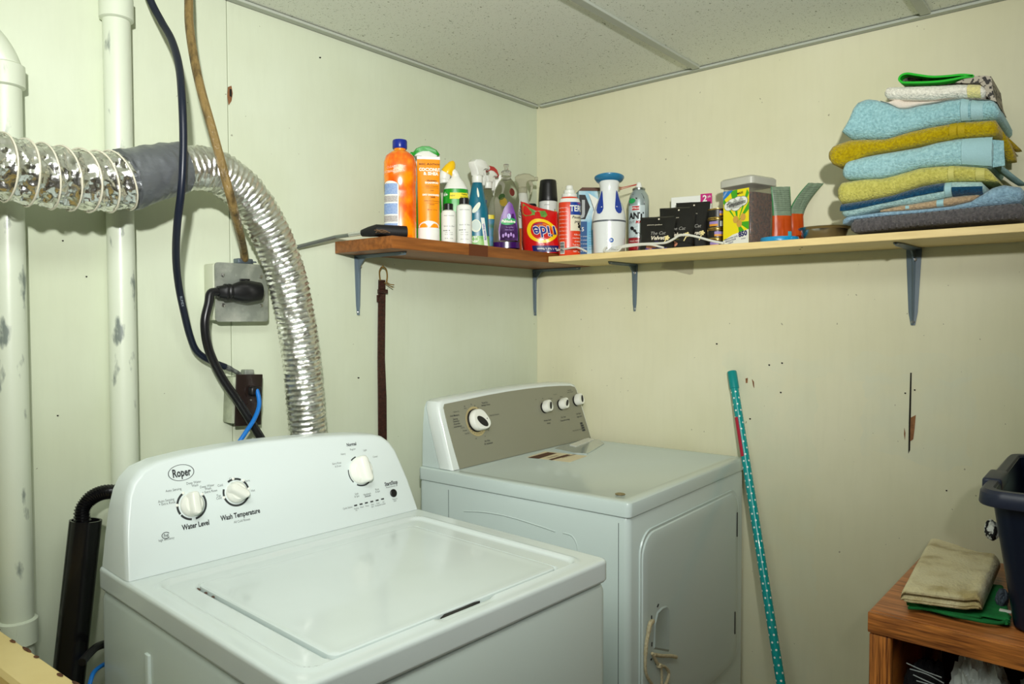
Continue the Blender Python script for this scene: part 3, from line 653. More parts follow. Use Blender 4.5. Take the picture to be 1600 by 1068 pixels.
def dial(px, py, r, h, ang, barw, parent, name='dial'):
    a, t = wpx(px, py); T = Matrix.Translation(wf(a, t, 0)) @ BAS
    mb = MB().lathe([(r, 0), (r, .003), (r * .97, .006), (r * .8, h * .42), (r * .72, h * .5)], (0, 0, 0), 32, T=T)
    T2 = T @ Matrix.Rotation(math.radians(ang), 4, 'Z'); R = []
    for z, ln, wd_ in ((h * .3, 1.0, 1.25), (h * .75, .98, .95), (h * .93, .95, .78), (h, .88, .5)):
        R.append([T2 @ Vector((x, y, z)) for x, y in rot_rect(0, r * .06, barw * wd_, 2.02 * r * ln, min(barw * wd_, .02) * .48, 4)])
    mb.loft(R); o = mb.build(name, m_knob, parent, 40); 
    return T2
dial(299.5, 788, .0225, .026, 0, .019, con); dial(369, 768.5, .0215, .026, 52, .019, con); dial(563.5, 735, .031, .03, 8, .026, con)
a, t = wpx(614.5, 770); MB().lathe([(.0095, 0), (.0095, .002), (.008, .0034)], (0, 0, 0), 20, T=Matrix.Translation(wf(a, t, 0)) @ BAS).build('start_button', m_black, con)

# ------------------------------------------------------------------ dryer
DX, DY, DZ, DYAW, DW, DD = -.712, -.8067, .960, .0241, .694, .667
dr = thing('dryer', 'white front loading clothes dryer with a grey control panel standing in the corner', 'clothes dryer', (DX, DY, DZ), DYAW)
DF = Frame(DX, DY, DZ, DYAW)
m_den = mat('cool white enamel', (196, 210, 206), .26, coat=.25)
MB().loft([vring(-.0375, .006, DW - .006, .008, DD - .002, .012), vring(-.044, .004, DW - .004, .004, DD, .016), vring(-.915, .004, DW - .004, .004, DD, .016)]).build('cabinet', m_den, dr)
for y_ in (.030, .553): MB().rbox((.0042, y_, -.48), (.0016, .0014, .86), .0003, 1).build('panel_seam', mat('seam shadow gap', (70, 80, 80), .8), dr)
for pts_ in ([(725, 798), (760, 800), (800, 808), (845, 822), (868, 830)], [(880, 832), (893, 836), (900, 846), (903, 858), (903, 880)]):
    MB().tube(smooth([DF.ax(0, x, y, .0045) for x, y in pts_], 6), .0022, 6).build('side_embossing', m_den, dr)
for sx in (.05, DW - .05):
    for sy in (.06, .6): MB().lathe([(.02, 0), (.02, .01), (.01, .014), (.01, .046)], (sx, sy, -.9598), 12).build('foot', m_black, dr)
lid_rings = [vring(-.036, .003, DW - .003, .003, DD, .010), vring(-.034, .0005, DW - .0005, 0, DD, .014), vring(-.008, 0, DW, -.001, DD, .014), vring(-.003, .001, DW - .001, .0005, DD, .014), vring(-.0008, .004, DW - .004, .004, DD - .002, .014), vring(0, .009, DW - .009, .009, DD - .004, .014),
             vring(0, .026, DW - .026, .026, .535, .016), vring(-.003, .033, DW - .033, .033, .528, .014)]
MB().loft(lid_rings).build('top', m_den, dr, 30)
# lint screen cover, paper sticker
def dtop(px, py, e=.0002): p = DF.ax(2, px, py, -.003); p.z = -.003 + e; return p
pts4 = [dtop(*p) for p in ((873, 700), (908, 686), (934, 690), (922, 707))]
def slab(name, P4, th, m, parent):
    V = [p + Vector((0, 0, th)) for p in P4] + [Vector(p) for p in P4]; n = len(P4)
    return MB().add(V, [tuple(range(n)), tuple(range(n, 2 * n))[::-1]] + [(i, i + n, (i + 1) % n + n, (i + 1) % n) for i in range(n)]).build(name, m, parent)
slab('lint_screen_cover', [dtop(*p) for p in ((866, 702), (905, 685), (936, 688), (944, 694), (917, 710), (898, 709))], .0035, mat('glossy grey plastic', (176, 188, 184), .1, coat=.6), dr)
slab('handle_strip', [dtop(890, 697, .004), dtop(918, 686, .004), dtop(928, 688.5, .004), dtop(900, 699.5, .004)], .002, m_knob, dr)
stk = slab('paper_sticker', [dtop(*p) for p in ((823, 714), (852, 705), (918, 712), (890, 722))], .0003, mat('cream sticker', (226, 214, 180), .6), dr)
mb = MB()
def quadpx(mb, P, e): mb.add([dtop(x, y, e) for x, y in P], [(0, 1, 2, 3)])
quadpx(mb, ((825, 715), (856, 706.5), (870, 708), (842, 716.5)), .0009); quadpx(mb, ((857, 718), (886, 710), (892, 711), (862, 719)), .0009)
q0, q1 = dtop(862, 712, .0009), dtop(882, 713.5, .0009)
mb.build('sticker_print', mat('brown print', (88, 52, 34), .6), stk)
mb = MB(); a_ = dtop(864, 713.5, .001); dv = (dtop(892, 706, .001) - a_).normalized(); dn = Vector((dv.y, -dv.x, 0))
for k, s_ in enumerate(('WARNING', 'FIRE RISK', 'AVERTISSEMENT')): write(mb, s_, .011, lambda s, t: a_ + dv * s + Vector((-dv.y, dv.x, 0)) * (t - .016 * k) + Vector((.02 * k, 0, 0)))
mb.build('lettering', M['brown print'], stk)
# console
TD, BD = .3, .545
darch = [(.012, 0), (.010, .06), (.009, .12), (.012, .165), (.020, .181), (.04, .186), (.12, .190), (.22, .194), (.32, .197), (.42, .198), (.52, .197), (.60, .194), (.67, .189), (.692, .181), (.700, .165), (.706, .10), (.712, .0)]
def dring(ins, b0, tilt, zi=None):
    zi = ins if zi is None else zi
    return [Vector((a + ins * (1 if a < .35 else -1) if not .03 < a < .68 else a, b0 + tilt * max(.0008, h - zi), max(.0008, h - zi))) for a, h in darch]
dcon = MB().loft([dring(.004, .664, -.06), dring(.0, .660, -.06), dring(0, BD + .05, TD)]).build('console', m_den, dr, 40)
MB().loft([dring(0, BD + .048, TD), dring(-.0015, BD + .044, TD), dring(-.0015, BD + .012, TD), dring(0, BD + .004, TD), dring(.004, BD, TD), dring(.008, BD + .0005, TD)]).build('console_frame', mat('white console rim', (222, 230, 226), .25, coat=.3), dcon, 40)
m_gr = mat('silver grey panel', (142, 142, 124), .38, .15)
gp = []
NWd = Vector((0, -1, TD)).normalized(); TTd = Vector((0, TD, 1)).normalized()
df = lambda s, t, e=.0018: Vector((s, BD, 0)) + TTd * t + NWd * e
k_ = math.sqrt(1 + TD * TD)
gout = [(.040, .001), (.034, .06), (.030, .12), (.0295, .166), (.036, .175), (.12, .179), (.22, .184), (.32, .187), (.42, .188), (.52, .187), (.60, .184), (.66, .180), (.684, .174), (.690, .162), (.697, .09), (.705, .001)]
mb = MB(); n = len(gout)
mb.add([df(a, h * k_, .0016) for a, h in gout] + [df(a, h * k_, -.003) for a, h in gout], [tuple(range(n)), tuple(range(n, 2 * n))[::-1]] + [(i, i + n, (i + 1) % n + n, (i + 1) % n) for i in range(n)])
mb.build('control_panel', m_gr, dcon)
def dpx(px, py):
    a, h = DF.face(px, py, BD, TD); return a, h * k_
ink = MB(); m_gold = mat('warm grey ring', (186, 172, 128), .35, .3)
def dtxt(t_, px, py, size, fat=0, align='CENTER'):
    a, t = dpx(px, py); write(ink, t_, size * .86, lambda s, q: df(s, q, .0024), a, t, align, fat, 0, 0, .86)
for t_, px, py, sz, f in (('Timed Dry', 756.5, 629, .0085, .01), ('Sechage minute', 758, 632.5, .0085, .014), ('Auto Moisture', 709.5, 649, .0085, .014), ('Sensing', 710.5, 654.5, .0085, .012), ('Detecteur', 712, 658, .0085, .012), ("d'humidite", 713, 662, .0085, .012), ('automatique', 714.5, 666, .0085, .012),
                        ('Cupboard Dry', 712, 643, .006, 0), ('Normal', 725.5, 672.5, .007, .01), ('Very Dry', 729, 677, .007, .01), ('Less Dry', 722, 668, .006, 0), ('Touch Up / Retouche', 771.5, 648, .0068, .005), ('Air Only', 760.5, 688.5, .009, .014), ('Air seulement', 762.5, 692.5, .009, .014),
                        ('Off', 725, 635, .006, .01), ('Arret', 726, 638, .006, .01), ('50', 735.5, 632, .007, .01), ('40', 741, 634, .007, .01), ('30', 746, 637, .007, .01), ('20', 750, 640.5, .007, .01), ('10', 754.5, 645.5, .007, .01), ('Off', 762, 672, .006, 0), ('Off', 743, 685, .006, .01), ('10', 757, 681.5, .006, .01),
                        ('Wrinkle Guard', 854.5, 656.5, .0085, .014), ('Anti-pli', 856.5, 661, .0085, .014), ('Dry Temp', 879.5, 651.5, .0085, .014), ('Temperature sechage', 882, 656, .0085, .012), ('Cycle Signal', 903, 646, .0085, .012), ('Signal de fin', 904.5, 650.5, .0085, .012),
                        ('Low', 836.5, 624, .006, 0), ('Off', 847, 622.5, .006, 0), ('On / Marche', 859.5, 622.5, .006, 0), ('Casual Low', 866.5, 616, .006, 0), ('Delicate', 876, 619.5, .006, 0), ('Heavy Duty', 889, 609.5, .0065, .006), ('Louder / Plus fort', 890, 612.5, .0065, .006), ('Heavy Duty Super Capacity', 901, 671.5, .0066, 0), ('Plus', 911.5, 668, .006, 0)):
    dtxt(t_, px, py, sz, f)
ink.build('lettering', m_ink, dcon, 180)
# dark emblem of stacked bars at the panel's right end
mb = MB(); a, t = dpx(909, 664.5)
for k, (dx, w_) in enumerate(((-.002, .014), (.0, .016), (.001, .017), (.002, .018))): patch(mb, lambda s, q: df(s, q, .0024), a + dx - w_ / 2, a + dx + w_ / 2, t + .011 - .008 * k - .0065, t + .011 - .008 * k, 1, 1)
mb.build('emblem', m_ink, dcon)
mb = MB(); a, t = dpx(743, 658); ring(mb, lambda s, q: df(s, q, .0022), a, t, .030, .043, n=40); mb.build('dial_ring', m_gold, dcon)
mb = MB()
for g in list(range(-5, 95, 14)) + list(range(200, 330, 14)): disc(mb, lambda s, q: df(s, q, .0027), a + .0365 * math.cos(math.radians(g)), t + .0365 * math.sin(math.radians(g)), .0013, .0013, 6)
mb.build('dial_mark', m_ink, dcon)
BAD = Matrix(((1, 0, 0), (0, TTd.y, NWd.y), (0, TTd.z, NWd.z))).to_4x4()
def teardrop(px, py, r, ang, h):
    """dome knob with a pointed side and a dark oval inlay"""
    a, t = dpx(px, py); T = Matrix.Translation(df(a, t, .0016)) @ BAD @ Matrix.Rotation(math.radians(ang), 4, 'Z'); R = []
    def out(k, z):
        P = []
        for i in range(36):
            g = 2 * PI * i / 36; e = r * k * (1 + .42 * max(0, math.cos(g)) ** 6); P.append(T @ Vector((e * math.cos(g), e * math.sin(g), z)))
        return P
    MB().lathe([(r * 1.08, 0), (r * 1.08, .004)], (0, 0, 0), 28, T=T).build('dial_skirt', m_black, dcon)
    kb = MB().loft([out(.95, .004), out(1.0, .006), out(1.0, .012), out(.97, h * .85), out(.90, h)]).build('dial', m_knob, dcon, 40)
    mb = MB(); disc(mb, lambda s, q: T @ Vector((s, q, h + .0009)), r * .20, -r * .14, r * .78, r * .36, 20, -.12)
    disc(mb, lambda s, q: T @ Vector((s, q, h + .0006)), r * .72, r * .34, r * .06, r * .06, 8); mb.build('dial_inlay', m_black, kb)
teardrop(742, 657, .031, -28, .024); teardrop(849.5, 637, .0165, 72, .026); teardrop(875, 632.5, .0165, 55, .026); teardrop(899, 626.5, .0165, 78, .026)
# door in the front
def doorring(y, ins): return [Vector((x, y, z)) for x, z in rot_rect(.345, -.335, .578 - 2 * ins, .50 - 2 * ins, .055, 7)]
MB().loft([doorring(.0035, -.006), doorring(-.0002, -.005), doorring(.001, .001), doorring(.001, .002), doorring(-.002, .004), doorring(-.0035, .009), doorring(-.0035, .03)], cap=True).build('door', m_den, dr, 25)
door = [c for c in dr.children if c.name.startswith('door')][-1]
for (x, y0, y1) in ((1152, 800, 838), (1148.5, 955, 990)):
    a, b = DF.ax(1, x, y0, -.004), DF.ax(1, x, y1, -.004); a.x = b.x = min(a.x, .640); MB().rbox((a.x, -.0035, (a.z + b.z) / 2), (.004, .004, a.z - b.z), .001).build('hinge', m_dk, door)
# grip pocket in the door
P = [DF.ax(1, *p, -.0036) for p in ((1022, 1010), (1023, 975), (1027, 957), (1034, 950), (1041, 947.5), (1044, 951), (1044, 1014))]
V = [Vector((p.x, -.0041, p.z)) for p in P]; cc = sum(V, Vector()) / 7
V2 = [v + Vector((0, -.0022, 0)) for v in V]; V3 = [cc + (v - cc) * 1.10 + Vector((0, -.0006, 0)) for v in V]
MB().loft([[v + Vector((0, .0015, 0)) for v in V3], V2, [cc + (v - cc) * .84 + Vector((0, -.0004, 0)) for v in V]], cap=True).build('door_grip', mat('grip pocket', (172, 186, 182), .35), door)
for p, w_, h_, g in (((1028, 945.5), .009, .003, -.6), ((1018, 965), .003, .012, 0), ((1018.5, 1006), .003, .01, .1), ((1017.5, 1029.5), .006, .004, 0), ((1025, 1036), .004, .004, 0)):
    q = DF.ax(1, *p, -.004); MB().rbox((0, 0, 0), (w_, .002, h_), .0006, T=Matrix.Translation((q.x, -.0042, q.z)) @ Matrix.Rotation(g, 4, 'Y')).build('latch_hole', m_dk, door)
m_cord = mat('frayed cream cord', (206, 196, 162), .85, c2=(186, 172, 136), nscale=200, bump=.6, bscale=500)
st = MB()
D_ = lambda x, y, o_=-.010: DF.o + Matrix.Rotation(DYAW, 3, 'Z') @ DF.ax(1, x, y, o_)
st.tube(smooth([D_(1020, 970, -.008), D_(1016, 974, -.012), D_(1013, 988), D_(1010, 1005), D_(1008.5, 1025), D_(1008.5, 1045), D_(1012, 1058), D_(1020, 1070)], 6), [.0055] * 12 + [.0045] * 12 + [.0034] * 19, 8)
st.tube(smooth([D_(1022, 1022), D_(1035, 1024), D_(1048, 1024), D_(1057, 1026)], 5), .0042, 8)
st.tube(smooth([D_(1019, 1020), D_(1024, 1030), D_(1030, 1039), D_(1039, 1041), D_(1045, 1050), D_(1043, 1062), D_(1038, 1072)], 6), .0036, 8).tube(smooth([D_(1033, 1040), D_(1034, 1055), D_(1034, 1072)], 5), .0028, 8)
mb_l = st.lathe([(.001, -.006), (.0065, -.003), (.0065, .003), (.001, .006)], D_(1030, 1039, -.011), 10)
tag(st.build('tie_string', m_cord), 'frayed cream cord knotted through the latch holes of the dryer door', 'cord')
q = DF.o + Matrix.Rotation(DYAW, 3, 'Z') @ DF.ax(2, 969, 772, -.003)
co = tag(MB().lathe([(.0112, 0), (.012, .0004), (.012, .0014), (.0112, .0018), (.0095, .0015)], (0, 0, 0), 28).build('coin', mat('worn coin', (150, 134, 96), .4, .8)), 'small dull coin lying near the front of the dryer top', 'coin'); co.location = (q.x, q.y, DZ - .0029)

# ------------------------------------------------------------------ dotted pole leaning by the dryer
po = thing('broom_handle', 'teal broom handle with white polka dots leaning on the right wall beside the dryer', 'broom handle', (0, 0, 0))
m_teal = mat('teal film', (0, 148, 146), .25, coat=.3); m_dot = mat('white dot', (226, 236, 230), .4); m_tealp = mat('teal cap', (0, 140, 140), .4)
B_ = onz(1220, 1066, .42); T_ = onx(1143.5, 580, -.016); ax = (B_ - T_).normalized(); Lp = (T_.z - .003) / -ax.z
u = ax.cross(Vector((0, 0, 1))).normalized(); v_ = ax.cross(u)
pp = lambda s, a, r: T_ + ax * s + (u * math.cos(a) + v_ * math.sin(a)) * r
MB().loft([[pp(s, 2 * PI * k / 24, .0118) for k in range(24)] for s in (.05, .4, .8, Lp)]).build('shaft', m_teal, po)
MB().loft([[pp(s, 2 * PI * k / 24, r) for k in range(24)] for s, r in ((0, .0125), (.002, .0136), (.052, .0136), (.054, .012))]).build('end_cap', m_tealp, po)
mb = MB(); i = 0; s = .065
while s < Lp - .02:
    for k in range(5):
        a = 2 * PI * (k + .5 * (i % 2)) / 5; V = [pp(s, a, .0121)] + [pp(s + .0028 * math.cos(g), a + .0028 / .0119 * math.sin(g), .0121) for g in [2 * PI * j / 8 for j in range(8)]]
        mb.add(V, [(0, j + 1, (j + 1) % 8 + 1) for j in range(8)])
    s += .0185; i += 1
mb.build('dot_print', m_dot, po, 180)
aL = max([2 * PI * k / 60 for k in range(60)], key=lambda a: -(pp(.2, a, .0118) - CAM).dot(RIGHT) - .25 * (pp(.2, a, .0118) - CAM).dot(FWD))
mb = MB(); mb.loft([[pp(.14 + .115 * i / 10, aL + (-.75 + 1.35 * k / 6), .0124) for k in range(7)] for i in range(11)], cap=False, closed=False); mb.build('red_label', mat('red label', (176, 30, 58), .4), po)

# ------------------------------------------------------------------ things on the brown shelf
def put(name, label, cat, x, y, z, group=None, turn=0):
    return thing(name, label, cat, (x, y, z), face_cam(x, y) + math.radians(turn), group)
def lines(mb, fn, s, z, rows, size, step, align='LEFT', mi=0, fat=0, sx=1):
    for k, t in enumerate(rows):
        if t: write(mb, t, size, fn, s, z - k * step, align, fat, 0, 0, sx, mi)
def clear(key, rgb, rough=.06, ior=1.12, trans=.95): return mat(key, rgb, rough, trans=trans, ior=ior, spec=.6)
m_wp = mat('white plastic', (232, 234, 226), .35, coat=.15); m_lab = mat('label white', (228, 230, 222), .5)
# 1 orange cleaner
t = put('cleaner_bottle', 'large bottle of orange cleaner with a blue cap at the left end of the bottles', 'bottle', -.798, -.155, SB)
b = Bottle([(0, .036, .028, 3), (.004, .0425, .033, 3), (.10, .0425, .033, 3), (.14, .0405, .032, 3), (.165, .043, .034, 3), (.205, .043, .034, 3), (.222, .038, .030, 2.6), (.234, .024, .022, 2), (.238, .016, .016, 2), (.243, .016, .016, 2)])
b.mesh(MB()).build('bottle_body', mat('orange cleaner', (224, 84, 12), .12, c2=(244, 150, 10), nscale=34, lo=.38, hi=.62, coat=.8, c3=(236, 112, 14), stretch=(1, 1, .6)), t)
MB().lathe([(.0185, 0), (.0195, .002), (.0195, .020), (.018, .023)], (0, 0, .2425), 24).build('cap', mat('deep blue cap', (18, 40, 140), .3), t)
fn = b.fn(.07, .0007); mb = MB()
patch(mb, fn, -.050, -.004, .012, .140, 10, 6, 0); disc(mb, lambda s, z: fn(s, z), -.027, .139, .023, .014, 20)
lab = mb.build('label', m_lab, t, 60)
fn = b.fn(.07, .0012); mb = MB()
for z0, z1, i in ((.118, .146, 0), (.098, .114, 1), (.066, .094, 0), (.046, .062, 1), (.016, .042, 0)): patch(mb, fn, -.048, -.007, z0, z1, 10, 2, i)
mb.build('label_print', [mat('blue print', (120, 148, 196), .5, c2=(150, 172, 206), nscale=300), mat('grey print', (150, 146, 142), .5, c2=(196, 190, 184), nscale=420)], lab, 60)
fn = b.fn(.185, .0009); mb = MB(); write(mb, 'ANTIBACTERIAL', .0085, fn, -.019, .178, rot=.12, fat=.02); write(mb, 'CLEANER', .008, fn, -.018, .189, rot=.12); mb.build('lettering', mat('pale pink print', (240, 190, 160), .5), t, 180)
# 2 orange tube standing on its cap
t = put('lotion_tube', 'orange squeeze tube standing on its white cap beside the orange cleaner', 'tube', -.727, -.19, SB, turn=4)
cap = Bottle([(0, .0285, .021, 2), (.002, .0295, .022, 2), (.034, .0295, .022, 2), (.036, .029, .0215, 2)])
cap.mesh(MB()).build('cap', m_wp, t)
b = Bottle([(.036, .0288, .0212, 2), (.05, .0295, .0215, 2), (.13, .0302, .014, 2), (.20, .0308, .005, 2.4), (.222, .0312, .0016, 3)])
b.mesh(MB()).build('tube_body', mat('orange tube', (246, 150, 14), .3, coat=.3), t)
MB().rbox((0, 0, .2255), (.0625, .0032, .0085), .0008, 1).build('crimp', m_wp, t)
fn = b.fn(.12, .0009); mb = MB(); disc(mb, lambda s, z: fn(s, max(.037, z)), 0, .036, .03, .018, 24); 
mb.build('white_band', m_wp, t, 60)
fn = b.fn(.12, .0013); mb = MB()
write(mb, 'MARC ANTHONY', .0068, fn, .004, .208, fat=.02); write(mb, 'COCONUT', .0118, fn, .004, .193, fat=.05, mi=1, sx=.92); write(mb, '& SHEA', .0118, fn, .006, .182, fat=.05, mi=1, sx=.92)
write(mb, 'Hydrating', .0062, fn, .008, .163, fat=.03); write(mb, 'SHAMPOO', .0072, fn, .008, .157, fat=.05, mi=1)
for z, q in ((.148, 'Softens & Restores'), (.136, 'FOR'), (.108, 'Sulfate Free Shampooing'), (.098, 'VEGAN'), (.084, '380 mL 12.9 oz')): write(mb, q, .0042, fn, .008, z)
write(mb, 'DRY DAMAGED', .0064, fn, .006, .124, fat=.05, mi=1); write(mb, 'HAIR', .0056, fn, .01, .118, fat=.03)
for z in (.143, .102): patch(mb, fn, -.008, .026, z, z + .0005, 4, 1)
mb.build('lettering', [mat('brown ink', (96, 46, 10), .5), mat('white ink', (250, 246, 232), .5)], t, 180)
# trigger sprayers
def sprayer_head(parent, z, m_main, m_top, m_collar, s=1.0, top=True, lever=None, rot=0):
    n0 = len(parent.children)
    """collar at z, head with nozzle along local +x"""
    P = lambda pts: [(x * s, z + h * s) for x, h in pts]
    MB().lathe([(.0135 * s, 0), (.0145 * s, .002), (.0145 * s, .016 * s), (.012 * s, .019 * s)], (0, 0, z), 20).build('collar', m_collar, parent)
    def body(pts, w, m, name):
        pts = P(pts); R = []
        cx = sum(p[0] for p in pts) / len(pts); cz = sum(p[1] for p in pts) / len(pts)
        for y, k in ((-w, .86), (-w * .8, .97), (-w * .3, 1), (w * .3, 1), (w * .8, .97), (w, .86)):
            R.append([Vector((cx + (x - cx) * k, y, cz + (h - cz) * k)) for x, h in pts])
        return MB().loft(R).build(name, m, parent, 40)
    body([(-.012, .018), (-.016, .032), (-.024, .042), (-.026, .052), (-.016, .060), (.004, .064), (.022, .062), (.036, .054), (.040, .047), (.038, .041), (.022, .041), (.012, .034), (.011, .018)], .0125 * s, m_main, 'spray_head')
    if top: body([(-.030, .047), (-.022, .058), (-.002, .068), (.018, .068), (.034, .061), (.046, .045), (.043, .040), (.030, .049), (.016, .054), (-.002, .054), (-.016, .047), (-.026, .042)], .0135 * s, m_top, 'top_cover')
    MB().lathe([(.0065 * s, 0), (.0065 * s, .010 * s), (.004 * s, .011 * s)], (0, 0, 0), 14, T=Matrix.Translation((.038 * s, 0, z + .047 * s)) @ Matrix.Rotation(PI / 2, 4, 'Y')).build('nozzle', m_top, parent)
    body([(.020, .042), (.030, .040), (.034, .026), (.030, .008), (.026, -.004), (.022, -.002), (.025, .010), (.026, .024), (.018, .034)], .006 * s, lever or m_main, 'trigger')
    for ch in parent.children[n0:]: ch.rotation_euler.z = math.radians(rot)
m_green = mat('bright green', (24, 150, 34), .3, coat=.3); m_red = mat('red plastic', (186, 16, 22), .3, coat=.3)
t = put('spray_bottle', 'green spray bottle with a green and white trigger behind the orange tube', 'spray bottle', -.618, -.078, SB, 'trigger spray bottles')
b = Bottle([(0, .034, .024, 2.6), (.004, .037, .025, 2.6), (.12, .037, .025, 2.6), (.16, .034, .024, 2.2), (.195, .020, .018, 2), (.208, .0135, .0135, 2), (.222, .0135, .0135, 2)])
b.mesh(MB()).build('bottle_body', mat('green bottle', (52, 168, 40), .25, coat=.4), t)
sprayer_head(t, .218, m_wp, m_green, m_wp, 1.08, rot=180)
# 4 toilet cleaner with bent neck
t = put('cleaner_bottle', 'white angled neck bottle with green label and yellow cap behind two small white bottles', 'bottle', -.561, -.132, SB, turn=2)
b = Bottle([(0, .034, .024, 2.6), (.004, .037, .026, 2.6), (.15, .037, .026, 2.6), (.170, .035, .025, 2.3), (.188, .026, .021, 2), (.202, .015, .014, 2), (.207, .012, .012, 2)])
b.mesh(MB()).build('bottle_body', m_wp, t)
MB().tube(smooth([(.002, 0, .200), (-.004, 0, .214), (-.018, 0, .222), (-.030, 0, .214), (-.034, 0, .196), (-.033, 0, .186)], 6), [.012] * 6 + [.013] * 6 + [.0155] * 6 + [.017] * 6 + [.015] * 6 + [.011], 16).build('neck', m_wp, t)
MB().lathe([(.0185, 0), (.0195, .004), (.0165, .020), (.010, .036), (.004, .042)], (0, 0, 0), 22, T=Matrix.Translation((-.026, 0, .214)) @ Matrix.Rotation(math.radians(28), 4, 'Y')).build('cap', mat('yellow cap', (244, 196, 10), .3, coat=.3), t)
fn = b.fn(.1, .0007); mb = MB(); patch(mb, fn, -.055, .055, .01, .168, 14, 6); lab = mb.build('label', m_green, t, 60)
fn = b.fn(.1, .0012); mb = MB(); patch(mb, fn, -.018, .038, .138, .156, 8, 1, 1); write(mb, 'TRIPLE', .0062, fn, .024, .151, fat=.02, mi=2); write(mb, 'ACTION', .0062, fn, .024, .143, fat=.02, mi=2); write(mb, 'NEW', .006, fn, -.010, .147, mi=2)
disc(mb, fn, -.018, .10, .010, .010, 14, mi=3); disc(mb, fn, .022, .118, .012, .008, 14, mi=3)
mb.build('label_print', [m_ink, mat('yellow print', (236, 220, 30), .5), mat('black print', (24, 24, 24), .5), mat('light blue print', (70, 150, 210), .5)], lab, 180)
# 5, 6 small white bottles
for x, y, r, h, lab_, txt in ((-.661, -.200, .0208, .108, 'smaller white bottle with black cap, left of the matching pair', 'bondi bar'), (-.598, -.2, .0222, .131, 'taller white bottle with black cap, right of the matching pair', 'bondi bar')):
    t = put('toiletry_bottle', lab_ + ' on the shelf edge', 'bottle', x, y, SB, 'small white toiletry bottles')
    b = Bottle([(0, r * .9, r * .9, 2), (.003, r, r, 2), (h - .026, r, r, 2), (h - .020, r * .9, r * .9, 2), (h - .016, r * .55, r * .55, 2)])
    b.mesh(MB(), 28).build('bottle_body', m_wp, t)
    MB().lathe([(r * .62, 0), (r * .62, .018), (r * .56, .0195)], (0, 0, h - .0185), 22).build('cap', m_black, t)
    fn = b.fn(.05, .0005); mb = MB()
    write(mb, 'HAND AND BODY', .0036, fn, .002, h - .034); write(mb, 'b o n d i  b a r', .0056, fn, .003, h * .42, fat=.01); write(mb, 'shower gel', .0044, fn, -.006, h * .31, fat=.03); write(mb, 'citrus and mint', .0036, fn, .001, h * .26); write(mb, 'for all skin types', .0034, fn, .001, h * .21); write(mb, '30 mL - 1 fl oz', .004, fn, .001, h * .11)
    mb.build('lettering', m_ink, t, 180)
# 7 teal spray bottle
t = put('spray_bottle', 'teal spray bottle with coconut pictures and an all white trigger', 'spray bottle', -.487, -.15, SB, 'trigger spray bottles')
b = Bottle([(0, .034, .024, 2.6), (.004, .037, .026, 2.6), (.02, .036, .026, 2.6), (.09, .033, .024, 2.5), (.115, .0325, .024, 2.4), (.15, .024, .020, 2.2), (.185, .0175, .016, 2), (.200, .0135, .0135, 2)])
b.mesh(MB()).build('bottle_body', mat('teal bottle', (16, 112, 136), .25, coat=.4, c2=(12, 96, 118), nscale=18), t)
sprayer_head(t, .196, m_wp, m_wp, m_wp, 1.12, top=False, rot=52)
fn = b.fn(.06, .0009, .2); mb = MB()
patch(mb, fn, -.034, .028, .004, .036, 10, 3, 1)
disc(mb, fn, -.014, .066, .0155, .019, 20, mi=0); disc(mb, lambda s, z: fn(s, z) * 1.004, -.0135, .067, .012, .015, 20, mi=2)
disc(mb, fn, -.012, .120, .008, .020, 16, -.7, mi=0); disc(mb, fn, -.006, .165, .006, .015, 14, .25, mi=0); disc(mb, fn, -.016, .026, .010, .010, 14, mi=0)
lab = mb.build('label', [mat('coconut white', (226, 232, 214), .5), mat('leaf green', (60, 150, 46), .4, c2=(150, 196, 110), nscale=50), mat('coconut cream', (200, 214, 206), .5)], t, 60)
fn = b.fn(.06, .0014, .2); mb = MB()
fl_ = lambda s, z: fn(.010 + s + (z - .05) * -.10, z); patch(mb, fl_, -.0055, .0055, .006, .090, 2, 6, 0)
fl2 = lambda s, z: fl_(s, z) * 1.003; write(mb, 'fabuloso fresh', .0085, fl2, 0, .048, rot=PI / 2, fat=.03, mi=1)
mb.build('label_strip', [m_lab, mat('violet ink', (92, 84, 170), .5)], lab, 180)
# 9 clear spray bottle with red top
m_clr = clear('clear plastic', (248, 248, 242), trans=1); m_clr2 = clear('clear plastic tinted', (250, 249, 243), ior=1.035, trans=1)
t = put('spray_bottle', 'clear spray bottle with a red and white trigger between the teal and purple bottles', 'spray bottle', -.362, -.080, SB, 'trigger spray bottles')
b = Bottle([(0, .032, .022, 2.6), (.004, .034, .024, 2.6), (.12, .034, .024, 2.6), (.175, .022, .018, 2.2), (.200, .0135, .0135, 2), (.208, .0135, .0135, 2)])
b.mesh(MB()).build('bottle_body', m_clr2, t); sprayer_head(t, .204, m_wp, m_red, m_wp, 1.05, rot=52)
fn = b.fn(.08, .0008); mb = MB(); patch(mb, fn, -.03, .03, .02, .105, 8, 4, 0); patch(mb, fn, -.03, .03, .105, .118, 8, 1, 1); patch(mb, fn, -.022, -.004, .125, .165, 4, 2, 2)
mb.build('label', [mat('sea blue label', (40, 120, 176), .4, c2=(30, 96, 60), nscale=40), mat('yellow label', (220, 200, 40), .4), mat('navy label', (40, 52, 110), .4)], t, 60)
# 10 plain white sprayer at the wall
t = put('spray_bottle', 'plain white spray bottle against the wall, mostly hidden behind the clear soap bottle', 'spray bottle', -.283, -.045, SB, 'trigger spray bottles')
b = Bottle([(0, .030, .022, 2.4), (.004, .032, .024, 2.4), (.11, .032, .024, 2.4), (.17, .02, .018, 2.2), (.195, .0135, .0135, 2), (.204, .0135, .0135, 2)])
b.mesh(MB()).build('bottle_body', m_wp, t); sprayer_head(t, .20, m_wp, m_wp, m_wp, 1.0, top=False)
